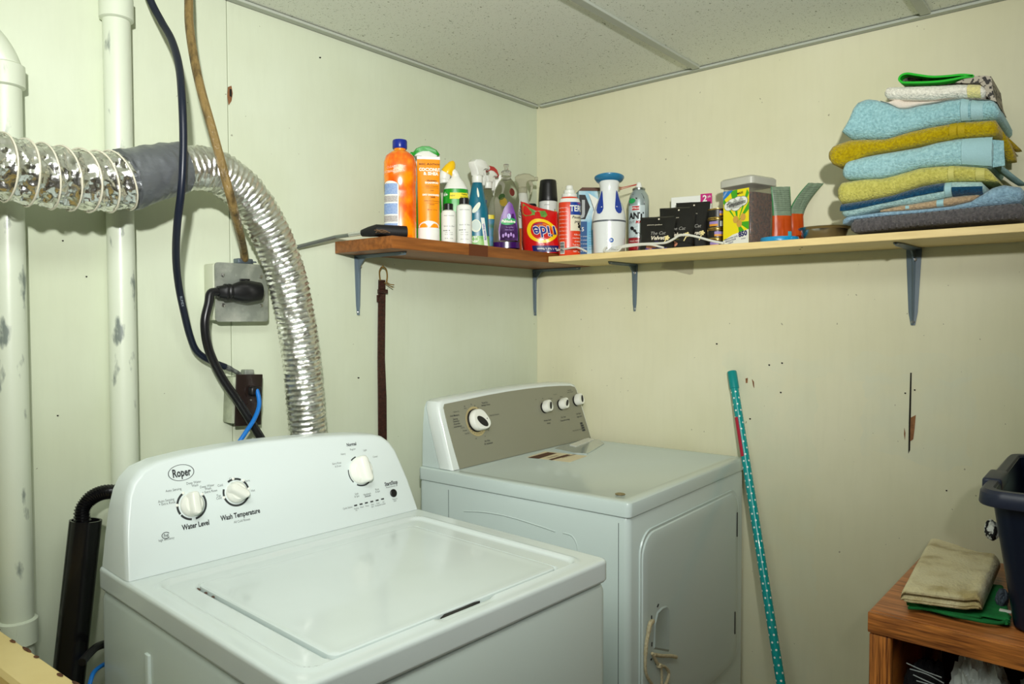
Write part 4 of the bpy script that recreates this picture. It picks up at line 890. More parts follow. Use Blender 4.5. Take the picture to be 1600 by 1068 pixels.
# 11 clear dish soap
t = put('soap_bottle', 'nearly empty clear dish soap bottle with a purple label', 'bottle', -.402, -.192, SB)
b = Bottle([(0, .034, .024, 2.6), (.004, .0405, .029, 2.6), (.05, .0405, .029, 2.6), (.10, .036, .027, 2.5), (.15, .0395, .028, 2.4), (.18, .036, .026, 2.3), (.205, .024, .020, 2), (.216, .015, .015, 2), (.224, .0145, .0145, 2)])
b.mesh(MB()).build('bottle_body', m_clr2, t)
MB().lathe([(.0155, 0), (.0155, .014), (.0125, .017), (.006, .019), (.006, .027), (.0085, .030), (.0085, .036), (.003, .038)], (0, 0, .2225), 22).build('cap', clear('clear cap', (214, 214, 204), .15, 1.15, .8), t)
b.mesh(MB(), 28, z0=.0035, z1=.022, eps=.0006).build('soap_dregs', mat('violet soap', (56, 16, 84), .15, coat=.5), t)
fn = b.fn(.075, .0008, .1); mb = MB(); polyfill(mb, fn, [(-.027, .026), (-.029, .06), (-.025, .092), (-.013, .124), (.002, .143), (.012, .135), (.023, .106), (.028, .07), (.027, .026)])
lab = mb.build('label', mat('purple label', (84, 30, 122), .35, c2=(122, 66, 160), nscale=30), t, 60)
fn = b.fn(.075, .0013, .1); mb = MB(); disc(mb, fn, .0, .083, .0235, .0105, 20, .1, mi=0); disc(mb, fn, .002, .098, .006, .009, 10, mi=3)
fn2 = b.fn(.075, .0018, .1); write(mb, 'Palmolive', .0118, fn2, 0, .083, rot=-.03, fat=.03, mi=1, sx=.9); write(mb, 'Lavender', .006, fn2, .004, .066, mi=2); write(mb, 'dish liquid', .006, fn2, .002, .058, mi=2)
for k in range(5): disc(mb, fn2, -.015 + .007 * k, .040 + .004 * (k % 2), .003, .006, 8, mi=2)
mb.build('label_print', [mat('soap green', (34, 158, 84), .4), mat('white ink', (250, 246, 232), .5), mat('lilac ink', (168, 128, 200), .5), mat('pale blue ink', (190, 210, 232), .5)], lab, 180)
fn = b.fn(.15, -.004, .1); mb = MB(); disc(mb, fn, -.016, .142, .013, .013, 14, mi=0); disc(mb, fn, -.022, .158, .012, .009, 12, .3, mi=1); disc(mb, fn, .016, .172, .010, .012, 12, mi=2)
mb.build('rear_label', [mat('lemon print', (214, 178, 40), .5), mat('leaf print', (62, 104, 40), .5), mat('berry print', (150, 60, 50), .5)], t, 60)
# 12 frosted sprayer with amber liquid
t = put('spray_bottle', 'frosted spray bottle with handwriting and amber liquid beside the red detergent pouch', 'spray bottle', -.176, -.075, SB, 'trigger spray bottles')
b = Bottle([(0, .034, .034, 2), (.004, .036, .036, 2), (.10, .036, .036, 2), (.15, .027, .027, 2), (.205, .016, .016, 2), (.215, .014, .014, 2)])
m_fr = mat('frosted plastic', (222, 224, 214), .4, trans=.25)
b.mesh(MB(), z0=.092, z1=.215).build('bottle_body', m_fr, t); b.mesh(MB(), z0=0, z1=.0915).build('amber_liquid', mat('amber liquid', (172, 84, 16), .25, coat=.5, c2=(150, 66, 10), nscale=12), t)
sprayer_head(t, .212, clear('clear trigger', (214, 212, 188), .2, 1.1, .6), clear('clear trigger', (214, 212, 188)), clear('clear trigger', (214, 212, 188)), 1.05, top=False)
fn = b.fn(.15, .0008, -.2); mb = MB(); write(mb, 'Vinegar', .020, fn, -.004, .152, rot=PI / 2 - .1, shear=.3, fat=.01); mb.build('lettering', m_ink, t, 180)
# 14 detergent pouch standing upside down
t = put('detergent_pouch', 'red detergent pouch standing upside down where the two shelves meet', 'pouch', -.217, -.19, SB, turn=-4)
def pouch_surface(w0, h, dep, seed, topw=1.0, lean=0, wob=.004, gusset=True):
    """pillow pouch: (u in -1..1, v in 0..1, side) -> point"""
    def f(u, v, side=-1, eps=0):
        wv = w0 * (topw + (1 - topw) * (1 - v)) * (1 - .06 * math.sin(PI * v))
        v_c = max(0.0, 1 - v); th = dep * max(0.0, 1 - abs(u) ** 2.4) ** .6 * (v_c ** .55 if not gusset else min(1, v_c ** .6 * 1.25)) + .0008
        p = Vector((u * wv / 2, side * (th + eps), v * h))
        nz = noise.noise(Vector((u * 2.2 + seed, v * 3, seed))) * wob + noise.noise(Vector((u * 5 + seed, v * 7, 2))) * wob * .5
        p.y += side * nz * (1 - abs(u)) + lean * v * h; p.z += .3 * nz * v; return p
    return f
def pouch_mesh(f, nu=22, nv=22):
    V = []; F = []
    for side in (-1, 1):
        o = len(V); V += [f(-1 + 2 * i / nu, j / nv, side) for j in range(nv + 1) for i in range(nu + 1)]
        F += [(o + j * (nu + 1) + i, o + j * (nu + 1) + i + 1, o + (j + 1) * (nu + 1) + i + 1, o + (j + 1) * (nu + 1) + i) for j in range(nv) for i in range(nu)]
    o = (nu + 1) * (nv + 1); rim = [i for i in range(nu + 1)] + [j * (nu + 1) + nu for j in range(1, nv + 1)] + [nv * (nu + 1) + i for i in range(nu - 1, -1, -1)] + [j * (nu + 1) for j in range(nv - 1, 0, -1)]
    F += [(rim[k], rim[(k + 1) % len(rim)], rim[(k + 1) % len(rim)] + o, rim[k] + o) for k in range(len(rim))]
    return MB().add(V, F)
m_tred = mat('red film', (206, 22, 22), .22, coat=.4)
f = pouch_surface(.138, .150, .034, 3.1, .86)
def ftide(u, v, side=-1, eps=0):
    p = f(u, v, side, eps); p.z *= 1 + .14 * max(0, -u) * v - .10 * max(0, u) * v; p.z -= .0; p.x += .012 * v * -1 + .0
    if v < .3: p.x *= 1 - .0 ; p.x += .10 * (.3 - v) * .25
    return p
pouch_mesh(ftide).build('pouch_body', m_tred, t, 60)
fs = lambda e: (lambda s, z: ftide(s / .066, z / .15, -1, e)); mb = MB()
polyfill(mb, fs(.0012), [(-.058, .146), (-.062, .118), (-.05, .112), (-.02, .120), (.02, .118), (.03, .128), (.022, .143), (-.01, .134), (-.035, .139)], 0)
for k in range(14):   # yellow swirl ring
    pass
ring(mb, fs(.0016), .006, .072, .040, .053, 0, 2 * PI, 40, 1, ry=.74); ring(mb, fs(.0018), .012, .070, .029, .0385, -.4, 2.6, 28, 2, ry=.72)
patch(mb, fs(.0015), -.034, .062, .003, .024, 10, 3, 3)
lab = mb.build('print', [mat('leafy green', (70, 130, 44), .35, c2=(130, 170, 80), nscale=60), mat('sun yellow', (246, 206, 20), .3), mat('orange swirl', (232, 120, 20), .3), mat('navy band', (24, 28, 96), .3)], t, 60)
mb = MB(); write(mb, 'Tide', .050, fs(.0026), .020, .072, rot=PI + .10, fat=.055, mi=1, sx=.98); write(mb, 'Tide', .050, fs(.0034), .020, .072, rot=PI + .10, fat=.018, mi=0, sx=.98)
write(mb, '3 in 1 for a Boost', .0098, fs(.0026), .016, .0135, rot=PI, fat=.02, mi=1); write(mb, 'Nouveau', .009, fs(.0026), -.006, .092, rot=PI + .3, fat=.02, mi=0)
mb.build('lettering', [mat('tide blue', (28, 40, 132), .3), m_wp], lab, 180)
# 15, 16 spray cans behind the pouch
def can(t, r, h, m, dome=.02, seg=28):
    b = Bottle([(0, r * .96, r * .96, 2), (.003, r, r, 2), (h - dome, r, r, 2), (h - dome * .5, r * .86, r * .86, 2), (h, r * .5, r * .5, 2)]); b.mesh(MB(), seg).build('can_body', m, t); return b
t = put('spray_can', 'white insect spray can with tall black cap in the wall corner', 'spray can', -.083, -.112, SB, 'spray cans')
b = can(t, .0315, .202, mat('white can', (222, 224, 220), .25, coat=.3), .012)
Bottle([(.192, .0315, .0315, 2), (.196, .0325, .0325, 2), (.25, .029, .029, 2), (.262, .028, .028, 2), (.265, .026, .026, 2)]).mesh(MB()).build('cap', m_black, t)
fn = b.fn(.12, .0008); mb = MB(); polyfill(mb, fn, [(-.024, .165), (.026, .165), (.024, .11), (.018, .09), (-.02, .09), (-.024, .12)], 0); patch(mb, fn, -.034, .034, .02, .088, 10, 2, 2)
lab = mb.build('label', [mat('black label', (26, 28, 24), .3), mat('max yellow', (240, 216, 30), .3), mat('grey label', (150, 154, 156), .3)], t, 60)
fn = b.fn(.12, .0014); mb = MB(); write(mb, 'Raid', .030, fn, .004, .145, shear=.2, fat=.05, mi=0, rot=.1, sx=.85); write(mb, 'MAX', .012, fn, .004, .122, fat=.03, mi=1); write(mb, 'Johnson', .0055, fn, -.004, .178, mi=2)
mb.build('lettering', [mat('max yellow', (240, 216, 30), .3), m_wp, m_ink2], lab, 180)
t = put('spray_can', 'slim can whose black cap shows above the red pouch beside the tall insect spray', 'spray can', -.108, -.058, SB, 'spray cans')
can(t, .020, .160, mat('dark green can', (40, 70, 50), .3), .01, 22); MB().lathe([(.019, 0), (.0195, .002), (.018, .03), (.016, .034)], (0, 0, .153), 22).build('cap', m_black, t)

# ------------------------------------------------------------------ things on the cream shelf
# 17 orange bottle
t = put('dust_bottle', 'orange red insect powder bottle with a white ribbed cap beside the red pouch', 'bottle', -.206, -.288, SC, turn=6)
b = Bottle([(0, .032, .026, 2.6), (.003, .0345, .028, 2.6), (.165, .0345, .028, 2.6), (.18, .030, .025, 2.3), (.186, .024, .022, 2)])
b.mesh(MB()).build('bottle_body', mat('orange red label', (222, 62, 22), .3, coat=.2), t)
fn = b.fn(.09, .0008); mb = MB(); patch(mb, fn, -.052, .052, .168, .180, 14, 1, 0); patch(mb, fn, .0, .05, .128, .168, 8, 2, 1); patch(mb, fn, .0, .05, .078, .128, 8, 2, 2); patch(mb, fn, -.034, -.018, .006, .044, 3, 2, 3)
lab = mb.build('label', [m_wp, mat('strong blue', (24, 62, 150), .3), mat('cream picture', (224, 218, 190), .4), m_wp], t, 60)
fn = b.fn(.09, .0013); mb = MB(); write(mb, 'TERRO', .026, fn, .031, .147, fat=.03, mi=1, sx=.8); write(mb, 'Poudre', .0115, fn, .022, .120, fat=.02, shear=.2, mi=2); write(mb, 'pour', .0115, fn, .024, .107, fat=.02, shear=.2, mi=2)
disc(mb, fn, .030, .092, .007, .005, 10, .5, mi=2); disc(mb, fn, .036, .085, .005, .004, 10, mi=2); disc(mb, fn, .027, .100, .004, .004, 8, mi=2)
for k, q in enumerate(('Kills ants', 'roaches and', 'crawling', 'Tue fourmis', 'Real effective', 'NET 200 g')): write(mb, q, .0072, fn, .024, .066 - .0105 * k, mi=1)
for k in range(9): write(mb, 'caution keep away', .0042, fn, -.024, .150 - .012 * k, mi=1)
for k in range(9): patch(mb, fn, -.033, -.019, .0085 + k * .0038, .0105 + k * .0038 + .0006 * (k % 3), 2, 1, 2)
mb.build('lettering', [m_ink, m_wp, mat('black print', (24, 24, 24), .5)], lab, 180)
MB().lathe([(.0235, 0), (.0245, .002), (.0245, .010), (.018, .013), (.018, .022), (.012, .026), (.011, .037), (.006, .039)], (0, 0, .185), 24).build('cap', m_wp, t)
# 18 carton
t = put('carton', 'pale blue and white carton with a dark emblem behind the white and blue appliance', 'carton', -.093, -.292, SC, turn=12)
m_ct = mat('sky blue carton', (110, 182, 214), .4, c2=(206, 226, 228), nscale=14, lo=.4, hi=.6)
MB().rbox((0, 0, .1085), (.086, .046, .217), .0015, 1).build('carton_body', m_ct, t)
MB().prism([(-.043, .217), (-.032, .228), (.043, .228), (.043, .217)], -.023, .023).build('carton_flap', mat('brown flap', (92, 62, 48), .6), t)
cf = lambda e: (lambda s, z: Vector((s, -.023 - e, z))); mb = MB()
polyfill(mb, cf(.0006), [(-.042, .125), (-.042, .204), (-.022, .204), (-.006, .165), (-.022, .125)], 0); patch(mb, cf(.0006), -.042, -.016, .003, .118, 2, 2, 1); polyfill(mb, cf(.0005), [(-.012, .21), (.02, .19), (.03, .12), (.0, .09), (.0, .13), (.006, .165)], 2)
write(mb, 'J', .062, cf(.0011), -.028, .162, fat=.03, mi=3); write(mb, '5', .018, cf(.0011), -.030, .092, mi=2, fat=.02)
for k in range(5): write(mb, 'filter system', .0055, cf(.0011), -.029, .07 - .012 * k, mi=2)
for k in range(8): write(mb, 'easy to use, long lasting', .0042, cf(.0011), .010, .085 - .008 * k, mi=1)
mb.build('print', [mat('black print', (24, 24, 24), .5), mat('deep sea blue', (26, 84, 140), .4), m_wp, mat('silver ink', (170, 176, 176), .4)], t, 180)
# 19 appliance
t = put('hand_appliance', 'white and blue countertop appliance with a tilted blue bowl on top', 'appliance', -.19, -.425, SC)
b = Bottle([(0, .044, .044, 2), (.003, .0475, .0475, 2), (.095, .0505, .0505, 2)]); m_aw = mat('glossy white', (226, 230, 228), .25, coat=.4)
b.mesh(MB(), 36).build('base', m_aw, t)
MB().lathe([(.0508, 0), (.0508, .005)], (0, 0, .095), 36).build('grey_band', mat('dark grey band', (86, 92, 98), .4), t)
u_ = Bottle([(.1, .0505, .0505, 2), (.118, .049, .046, 2), (.14, .044, .040, 2), (.17, .032, .030, 2), (.19, .0275, .026, 2), (.205, .0285, .027, 2), (.217, .031, .030, 2), (.222, .028, .028, 2)])
u_.mesh(MB(), 36).build('neck', m_aw, t)
mb = MB()
for sgn in (-1, 1):
    P = [(math.radians(a), z) for a, z in ((26, .125), (22, .135), (25, .148), (33, .165), (42, .183), (50, .192), (58, .188), (62, .172), (60, .15), (56, .132), (46, .121), (34, .119))]
    polyfill(mb, lambda a, z: u_.pt(a * sgn, z, .0009), P)
mb.build('grip_pad', mat('royal blue grip', (22, 58, 152), .35), t, 60)
MB().lathe([(.0, -.008), (.02, -.006), (.040, .002), (.0455, .010), (.0455, .0125), (.041, .009), (.02, .002), (.0, .001)], (0, 0, 0), 36, T=Matrix.Translation((0, .012, .224)) @ Matrix.Rotation(math.radians(-9), 4, 'X'), cap=False).build('blue_bowl', mat('blue plastic bowl', (44, 120, 160), .3, coat=.3), t)
fn = b.fn(.04, .0008); mb = MB(); disc(mb, fn, .006, .038, .0105, .0105, 20, mi=0); disc(mb, b.fn(.04, .0013), .006, .038, .0072, .0072, 20, mi=1); disc(mb, b.fn(.04, .0018), .0065, .0385, .003, .0018, 8, mi=0)
mb.build('badge', [m_wp, mat('badge blue', (20, 84, 160), .3)], t, 60)
# cord bundle, tie, loose strands
m_wc = mat('white cord', (214, 214, 202), .4)
mb = MB(); XC = -.243
def C_(px, py, x=-.240, dz=0): p = onx(px, py, x); p.z = max(p.z, SC + .0032) + dz; return p
mb.tube(smooth([C_(870, 391, -.233), C_(885, 388.5, -.24), C_(900, 386, -.243), C_(908, 388.5, -.243), C_(917, 393, -.243)]), .003, 8)
mb.tube(smooth([C_(948, 386), C_(944, 390), C_(946, 395, -.244), C_(955, 396, -.245), C_(966, 393, -.245), C_(974, 384), C_(990, 381.5), C_(1012, 380.5), C_(1030, 380), C_(1042, 378.5), C_(1053, 373), C_(1061, 368), C_(1072, 367), C_(1086, 369), C_(1104, 374), C_(1118, 377.5), C_(1131, 381.5)]), .0032, 8)
mb.tube(smooth([C_(958, 392), C_(966, 388), C_(980, 385), C_(1000, 382.5), C_(1016, 382), C_(1028, 384.5), C_(1037, 387)]), .003, 8)
mb.tube(smooth([C_(951, 394), C_(957, 390), C_(965, 386), C_(973, 385)]), .004, 8)
t = thing('white_cable', 'white power cord looped along the front edge of the cream shelf', 'cable', (0, 0, 0)); mb.build('cord', m_wc, t)
mb = MB(); p = C_(959, 389); mb.tube([p + Vector((-.004, .012, -.002)), p + Vector((-.006, 0, .004)), p + Vector((-.004, -.01, 0))], .004, 8); mb.build('twist_tie', mat('clear tie', (206, 208, 204), .15, coat=.5), t)
# 20 ant spray
t = put('spray_can', 'grey and red ant spray can with a white nozzle and thin red straw', 'spray can', -.112, -.483, SC, 'spray cans', turn=2)
b = Bottle([(0, .030, .030, 2), (.003, .0315, .0315, 2), (.165, .0315, .0315, 2), (.182, .028, .028, 2), (.196, .019, .019, 2), (.199, .017, .017, 2)])
m_can = mat('brushed grey can', (160, 174, 174), .28, .4); b.mesh(MB(), 30).build('can_body', m_can, t)
MB().lathe([(.0175, 0), (.0195, .001), (.0195, .006), (.0165, .008)], (0, 0, .1975), 22).build('can_rim', mat('zinc', (150, 156, 150), .3, .9), t)
MB().lathe([(.010, 0), (.010, .004), (.008, .012), (.0065, .016), (.004, .018)], (0, 0, .2050), 16).build('nozzle', m_wp, t)
q = face_cam(-.112, -.483)
MB().tube([(-.006, -.004, .2165), (-.060, .0, .207)], .0011, 6).tube([(-.006, -.002, .2155), (-.058, .002, .2025)], .0009, 6).build('straw', m_red, t)
fn = b.fn(.1, .0008, .0); mb = MB(); patch(mb, fn, -.042, .020, .003, .050, 10, 3, 0); polyfill(mb, fn, [(-.036, .15), (-.034, .172), (-.024, .184), (.010, .184), (.016, .172), (.017, .15)], 1); disc(mb, b.fn(.1, .0013), -.024, .163, .013, .008, 12, mi=2)
patch(mb, fn, -.042, .018, .052, .149, 10, 4, 3)
lab = mb.build('label', [mat('dark red label', (150, 22, 30), .3), mat('black label', (26, 28, 24), .3), mat('soap green', (34, 158, 84), .4), mat('steel label', (186, 200, 200), .35)], t, 60)
fn = b.fn(.1, .0014); mb = MB(); patch(mb, fn, -.022, .0, .134, .146, 3, 1, 1); write(mb, 'Wilson', .008, b.fn(.1, .002), -.011, .140, mi=2, fat=.02); write(mb, 'ANT', .0265, fn, -.010, .116, fat=.05, sx=.86); write(mb, 'OUT', .010, fn, -.024, .098, mi=3, fat=.02); write(mb, 'MAX', .0115, fn, .002, .097, mi=1, fat=.05, shear=.2)
for s_, z_, r_ in ((-.022, .079, .0072), (-.013, .071, .0055), (-.008, .064, .0045)): disc(mb, fn, s_, z_, r_, r_ * .8, 12, -.6)
for s0, z0, s1, z1 in ((-.028, .084, -.034, .066), (-.016, .08, -.004, .085), (-.010, .06, -.016, .05), (-.004, .066, .006, .058)): polyfill(mb, fn, [(s0, z0), (s1, z1), (s1 + .001, z1 + .0006), (s0 + .001, z0 + .001)])
write(mb, 'KILLS ANTS', .0075, fn, -.012, .040, mi=2); write(mb, 'FOURMIS', .0085, fn, -.010, .030, mi=2, fat=.02)
mb.build('lettering', [mat('black print', (24, 24, 24), .5), m_red, m_wp, m_ink2], lab, 180)
# 21 treat pouches
m_blk = mat('black film', (22, 21, 20), .3, coat=.3)
def treat(x, y, w_, h_, lean, turn, label, top, name, teal):
    t = put('treat_pouch', label, 'pouch', x, y, SC, 'black pet treat pouches', turn)
    f = pouch_surface(w_, h_, .009, x * 37, 1.0, lean, .0016); pouch_mesh(f, 16, 18).build('pouch_body', m_blk, t, 60)
    fs = lambda e: (lambda s, z: f(s / (w_ / 2), z / h_, -1, e)); mb = MB()
    disc(mb, fs(.001), w_ * .03, h_ * .93, .0026, .0026, 10, mi=0); write(mb, top, .0058, fs(.001), -w_ * .08, h_ * .76, mi=0)
    write(mb, 'The Cat', .014, fs(.0012), w_ * .02, h_ * .50, shear=.3, mi=4); write(mb, 'Velvet', .0165, fs(.0012), w_ * .02, h_ * .36, shear=.25, mi=0, fat=.03)
    disc(mb, fs(.001), -w_ * .12, h_ * .14, .018, .0095, 14, .2, mi=1); disc(mb, fs(.0012), w_ * .30, h_ * .36, .004, .003, 8, mi=2)
    for g in range(5): disc(mb, fs(.0012), w_ * .30 + .005 * math.cos(g * 1.257), h_ * .36 + .005 * math.sin(g * 1.257), .0034, .0026, 8, mi=2)
    polyfill(mb, fs(.0011), [(w_ * .26, h_ * .32), (w_ * .20, h_ * .22), (w_ * .22, h_ * .21), (w_ * .29, h_ * .31)], 2)
    write(mb, name, .0062, fs(.001), 0, h_ * .26, mi=3); patch(mb, fs(.001), -w_ * .3, w_ * .3, h_ * .02, h_ * .075, 6, 1, 3)
    mb.build('print', [mat('cream ink', (226, 218, 196), .5), mat('salmon print', (196, 128, 98), .5), mat('vanilla print', (232, 216, 150), .5), mat(teal, {'teal ink': (30, 110, 116), 'olive ink': (120, 116, 40), 'violet ink2': (70, 64, 130)}[teal], .5), mat('grey script', (170, 168, 160), .5)], t, 180)
treat(-.200, -.592, .104, .104, .42, -6, 'frontmost black pet treat pouch, leaning lowest beside the ant spray', 'pawsome goodness', 'tuna', 'violet ink2')
treat(-.152, -.630, .108, .134, .38, -6, 'middle black pet treat pouch of the leaning three', 'just for you', 'chicken', 'olive ink')
treat(-.112, -.661, .100, .150, .28, -4, 'rearmost and tallest black pet treat pouch, against the white box', 'you and petite you', 'salmon', 'teal ink')
# 22 white carton with magenta tags
t = put('carton', 'white carton with magenta price tags behind the black treat pouches', 'carton', -.036, -.622, SC, turn=-14)
MB().rbox((0, 0, .087), (.122, .022, .174), .0015, 1).build('carton_body', m_wp, t)
cf = lambda s, z: Vector((s, -.0137, z)); mb = MB(); patch(mb, cf, .030, .064, .147, .177, 1, 1, 0); patch(mb, cf, .040, .0605, .060, .088, 1, 1, 0)
cf2 = lambda s, z: Vector((s, -.0142, z)); write(mb, '2', .026, cf2, .043, .162, fat=.03, mi=1); write(mb, 'pk', .010, cf2, .056, .168, mi=1); write(mb, '2', .012, cf2, .050, .074, mi=1)
mb.build('print', [mat('magenta', (190, 20, 116), .4), m_wp], t, 180)
# 23 stack of four small cans
m_gold2 = mat('gold rim', (196, 166, 92), .25, .9); m_cl = mat('black can label', (30, 30, 28), .35); 
nth = ('bottom', 'second from the bottom', 'third from the bottom', 'top')
proto = None
for k in range(4):
    if proto is None:
        t = thing('food_can', 'x', 'can', (-.098, -.733, SC), face_cam(-.098, -.733), 'small pet food cans in one stack'); proto = t
        MB().lathe([(.0268, 0), (.0285, .001), (.0285, .0025), (.0272, .0045), (.0272, .0250), (.0285, .027), (.0285, .0285), (.0268, .0292), (.026, .028)], (0, 0, 0), 30).build('can_shell', m_gold2, t)
        cb = Bottle([(.0046, .0275, .0275, 2), (.0248, .0275, .0275, 2)]); cb.mesh(MB(), 30).build('label', m_cl, t)
        fn = cb.fn(.015, .0006); mb = MB(); patch(mb, fn, -.022, .004, .008, .014, 5, 1, 0); patch(mb, fn, -.022, .004, .014, .0215, 5, 1, 1); patch(mb, fn, .010, .018, .007, .022, 2, 1, 2); mb.build('label_picture', [mat('amber print', (220, 150, 40), .5), mat('lilac print', (150, 130, 190), .5), mat('pale print', (200, 204, 200), .5)], t, 60)
    else:
        r = proto.copy(); C.objects.link(r); r.location.z = SC + .0294 * k; r.rotation_euler.z += (0, .5, -.1, 1.0)[k]
        for ch in list(proto.children): c = ch.copy(); C.objects.link(c); c.parent = r
        t = r
    t['label'] = 'small gold rimmed pet food can, ' + nth[k] + ' of its stack of four'
# 24 treats tub
t = thing('treat_tub', 'clear square tub of brown cat treats with a yellow and green label', 'tub', (-.147, -.843, SC), math.radians(-106.3) + PI / 2 + math.radians(-180 + 106.3 * 0 + 180), None)
ln = Vector((-.960, .280, 0)); t.rotation_euler = (0, 0, math.atan2(ln.y, ln.x) + PI / 2)
hs = .0495
tb = Bottle([(0, hs * .93, hs * .93, 8), (.003, hs * .95, hs * .95, 8), (.168, hs, hs, 8)])
tb.mesh(MB(), 64).build('tub_wall', clear('tub plastic', (238, 234, 224), .08, 1.08, .9), t)
tb.mesh(MB(), 64, z0=.004, z1=.140, eps=-.0025).build('treats', mat('brown treats', (112, 64, 44), .8, c2=(70, 36, 26), nscale=140, lo=.42, hi=.58, bump=1, bscale=160), t)
MB().loft([[Vector((x, y, z)) for x, y in rot_rect(0, 0, 2 * w_, 2 * w_, .012)] for z, w_ in ((.160, hs + .004), (.161, hs + .0055), (.178, hs + .0055), (.183, hs + .001), (.184, hs - .004))]).build('lid', mat('translucent lid', (214, 214, 200), .3, trans=.3), t)
tf = lambda e: (lambda s, z: Vector((s, -hs - e, z))); mb = MB(); L0, L1 = -.0425, .0425
patch(mb, tf(.0006), L0, L1, .002, .150, 1, 1, 0)
cx_, cz_ = .006, .062
for k in range(7):
    a = -.9 + k * .62; polyfill(mb, tf(.0009), [(cx_, cz_), (max(L0, min(L1, cx_ + .09 * math.sin(a))), max(.03, min(.15, cz_ + .09 * math.cos(a)))), (max(L0, min(L1, cx_ + .09 * math.sin(a + .26))), max(.03, min(.15, cz_ + .09 * math.cos(a + .26))))], 1)
polyfill(mb, tf(.0012), [(L0, .126), (L0, .150), (-.010, .150), (-.024, .138)], 2)
polyfill(mb, tf(.0012), [(L0, .002), (L0, .016), (-.01, .030), (L1, .040), (L1, .002)], 3)
lab = mb.build('label', [mat('label yellow', (238, 220, 24), .35), mat('label green', (64, 164, 28), .35), mat('label blue', (30, 120, 196), .35), m_lab], t, 180)
mb = MB()
for s_, z_, r_ in ((-.023, .109, .0135), (-.010, .113, .0155), (.008, .115, .0165), (.023, .117, .0135), (.0, .107, .0145)): disc(mb, tf(.0015), s_, z_, r_ * 1.25, r_, 18, mi=0)
for s_, z_, r_ in ((-.023, .109, .012), (-.010, .113, .014), (.008, .115, .015), (.023, .117, .012), (.0, .107, .013)): disc(mb, tf(.0018), s_, z_, r_ * 1.25, r_, 18, mi=1)
for s_, z_ in ((.0, .070), (.012, .058), (.024, .074)): disc(mb, tf(.0016), s_, z_, .009, .010, 14, mi=2)
write(mb, 'Temptations', .0155, tf(.0024), 0, .112, rot=.12, shear=.25, fat=.015, mi=3, sx=.82); write(mb, 'MAXI', .008, tf(.002), .014, .139, rot=.1, mi=3, fat=.03); write(mb, 'CLASSIC', .006, tf(.002), -.036, .142, rot=.8, mi=1)
write(mb, '850', .0185, tf(.002), .024, .029, rot=.12, mi=4, fat=.05); write(mb, 'treats', .006, tf(.002), .026, .017, rot=.1, mi=4)
for k, q in enumerate(('TREATS FOR CATS', 'REGALS POUR', 'CHATS')): write(mb, q, .0056, tf(.002), -.016, .021 - .0062 * k, rot=.16, mi=4, fat=.02)
mb.build('label_print', [m_gr, m_wp, mat('treat tan', (206, 160, 70), .5), mat('black print', (24, 24, 24), .5), mat('navy band', (24, 28, 96), .3)], lab, 180)
# 25 orange and grey green pouches
m_op = mat('orange film', (196, 78, 22), .3, coat=.3, c2=(170, 60, 14), nscale=18); m_gg = mat('grey green film', (132, 150, 126), .35, c2=(112, 130, 108), nscale=60, stretch=(1, 1, 8)); m_gs = mat('green seal', (30, 128, 66), .4)
def soft(x, y, w_, h_, lean, turn, label, curl):
    t = put('food_pouch', label, 'pouch', x, y, SC, 'orange and green food pouches', turn)
    f0 = pouch_surface(w_, h_, .009, x * 91 + 4, .9, lean, .002)
    def f(u, v, side=-1, eps=0):
        p = f0(u, v, side, eps); p.x += curl * max(0, v - .45) ** 1.6; return p
    pouch_mesh(lambda u, v, s=-1, e=0: f(u, v * .5, s, e)).build('pouch_lower', m_op, t, 60)
    pouch_mesh(lambda u, v, s=-1, e=0: f(u, .5 + v * .5, s, e)).build('pouch_upper', m_gg, t, 60)
    mb = MB(); 
    for j in range(10):
        for u0 in (-1, .93):
            mb.add([f(u0, j / 10 * .5 + .5, -1, .001), f(u0 + .07, j / 10 * .5 + .5, -1, .001), f(u0 + .07, (j + 1) / 10 * .5 + .5, -1, .001), f(u0, (j + 1) / 10 * .5 + .5, -1, .001)], [(0, 1, 2, 3)])
    mb.build('edge_seal', m_gs, t, 60)
    mb = MB(); fs = lambda s, z: f(s / (w_ / 2), z / h_, -1, .0012)
    for k in range(11): write(mb, 'ingredients: chicken meal, rice, oats', w_ * .058, fs, 0, h_ * (.93 - .034 * k))
    patch(mb, fs, w_ * .22, w_ * .42, h_ * .13, h_ * .23, 2, 1, 1); patch(mb, fs, w_ * .22, w_ * .42, h_ * .04, h_ * .13, 2, 1, 2); mb.build('print', [m_ink, mat('cyan print', (70, 170, 190), .4), m_red], t, 180)
soft(-.121, -.928, .058, .158, .05, 22, 'orange and grey green pouch standing against the right side of the treats tub', -.01)
soft(-.080, -.951, .050, .172, .05, 30, 'orange and grey green pouch with a curled top, right of the treats tub', .16)
# 26 blue lid and steel bowl
t = put('flat_disc_lid', 'flat bright blue plastic lid lying beside the treats tub', 'lid', -.192, -.946, SC)
MB().lathe([(.001, .001), (.042, .001), (.0465, 0), (.048, .002), (.048, .010), (.0465, .0125), (.044, .0115), (.042, .009), (.001, .009)], (0, 0, 0), 40).build('lid_disc', mat('sky blue plastic', (20, 142, 198), .3, coat=.3), t)
t = put('steel_bowl', 'shallow stainless steel pet bowl left of the towel stack', 'bowl', -.165, -1.050, SC)
MB().lathe([(.001, .0005), (.046, 0), (.048, .002), (.056, .026), (.0625, .030), (.0632, .0315), (.062, .0325), (.054, .029), (.046, .004), (.001, .003)], (0, 0, 0), 44).build('bowl_shell', mat('stainless steel', (176, 168, 156), .22, 1), t)
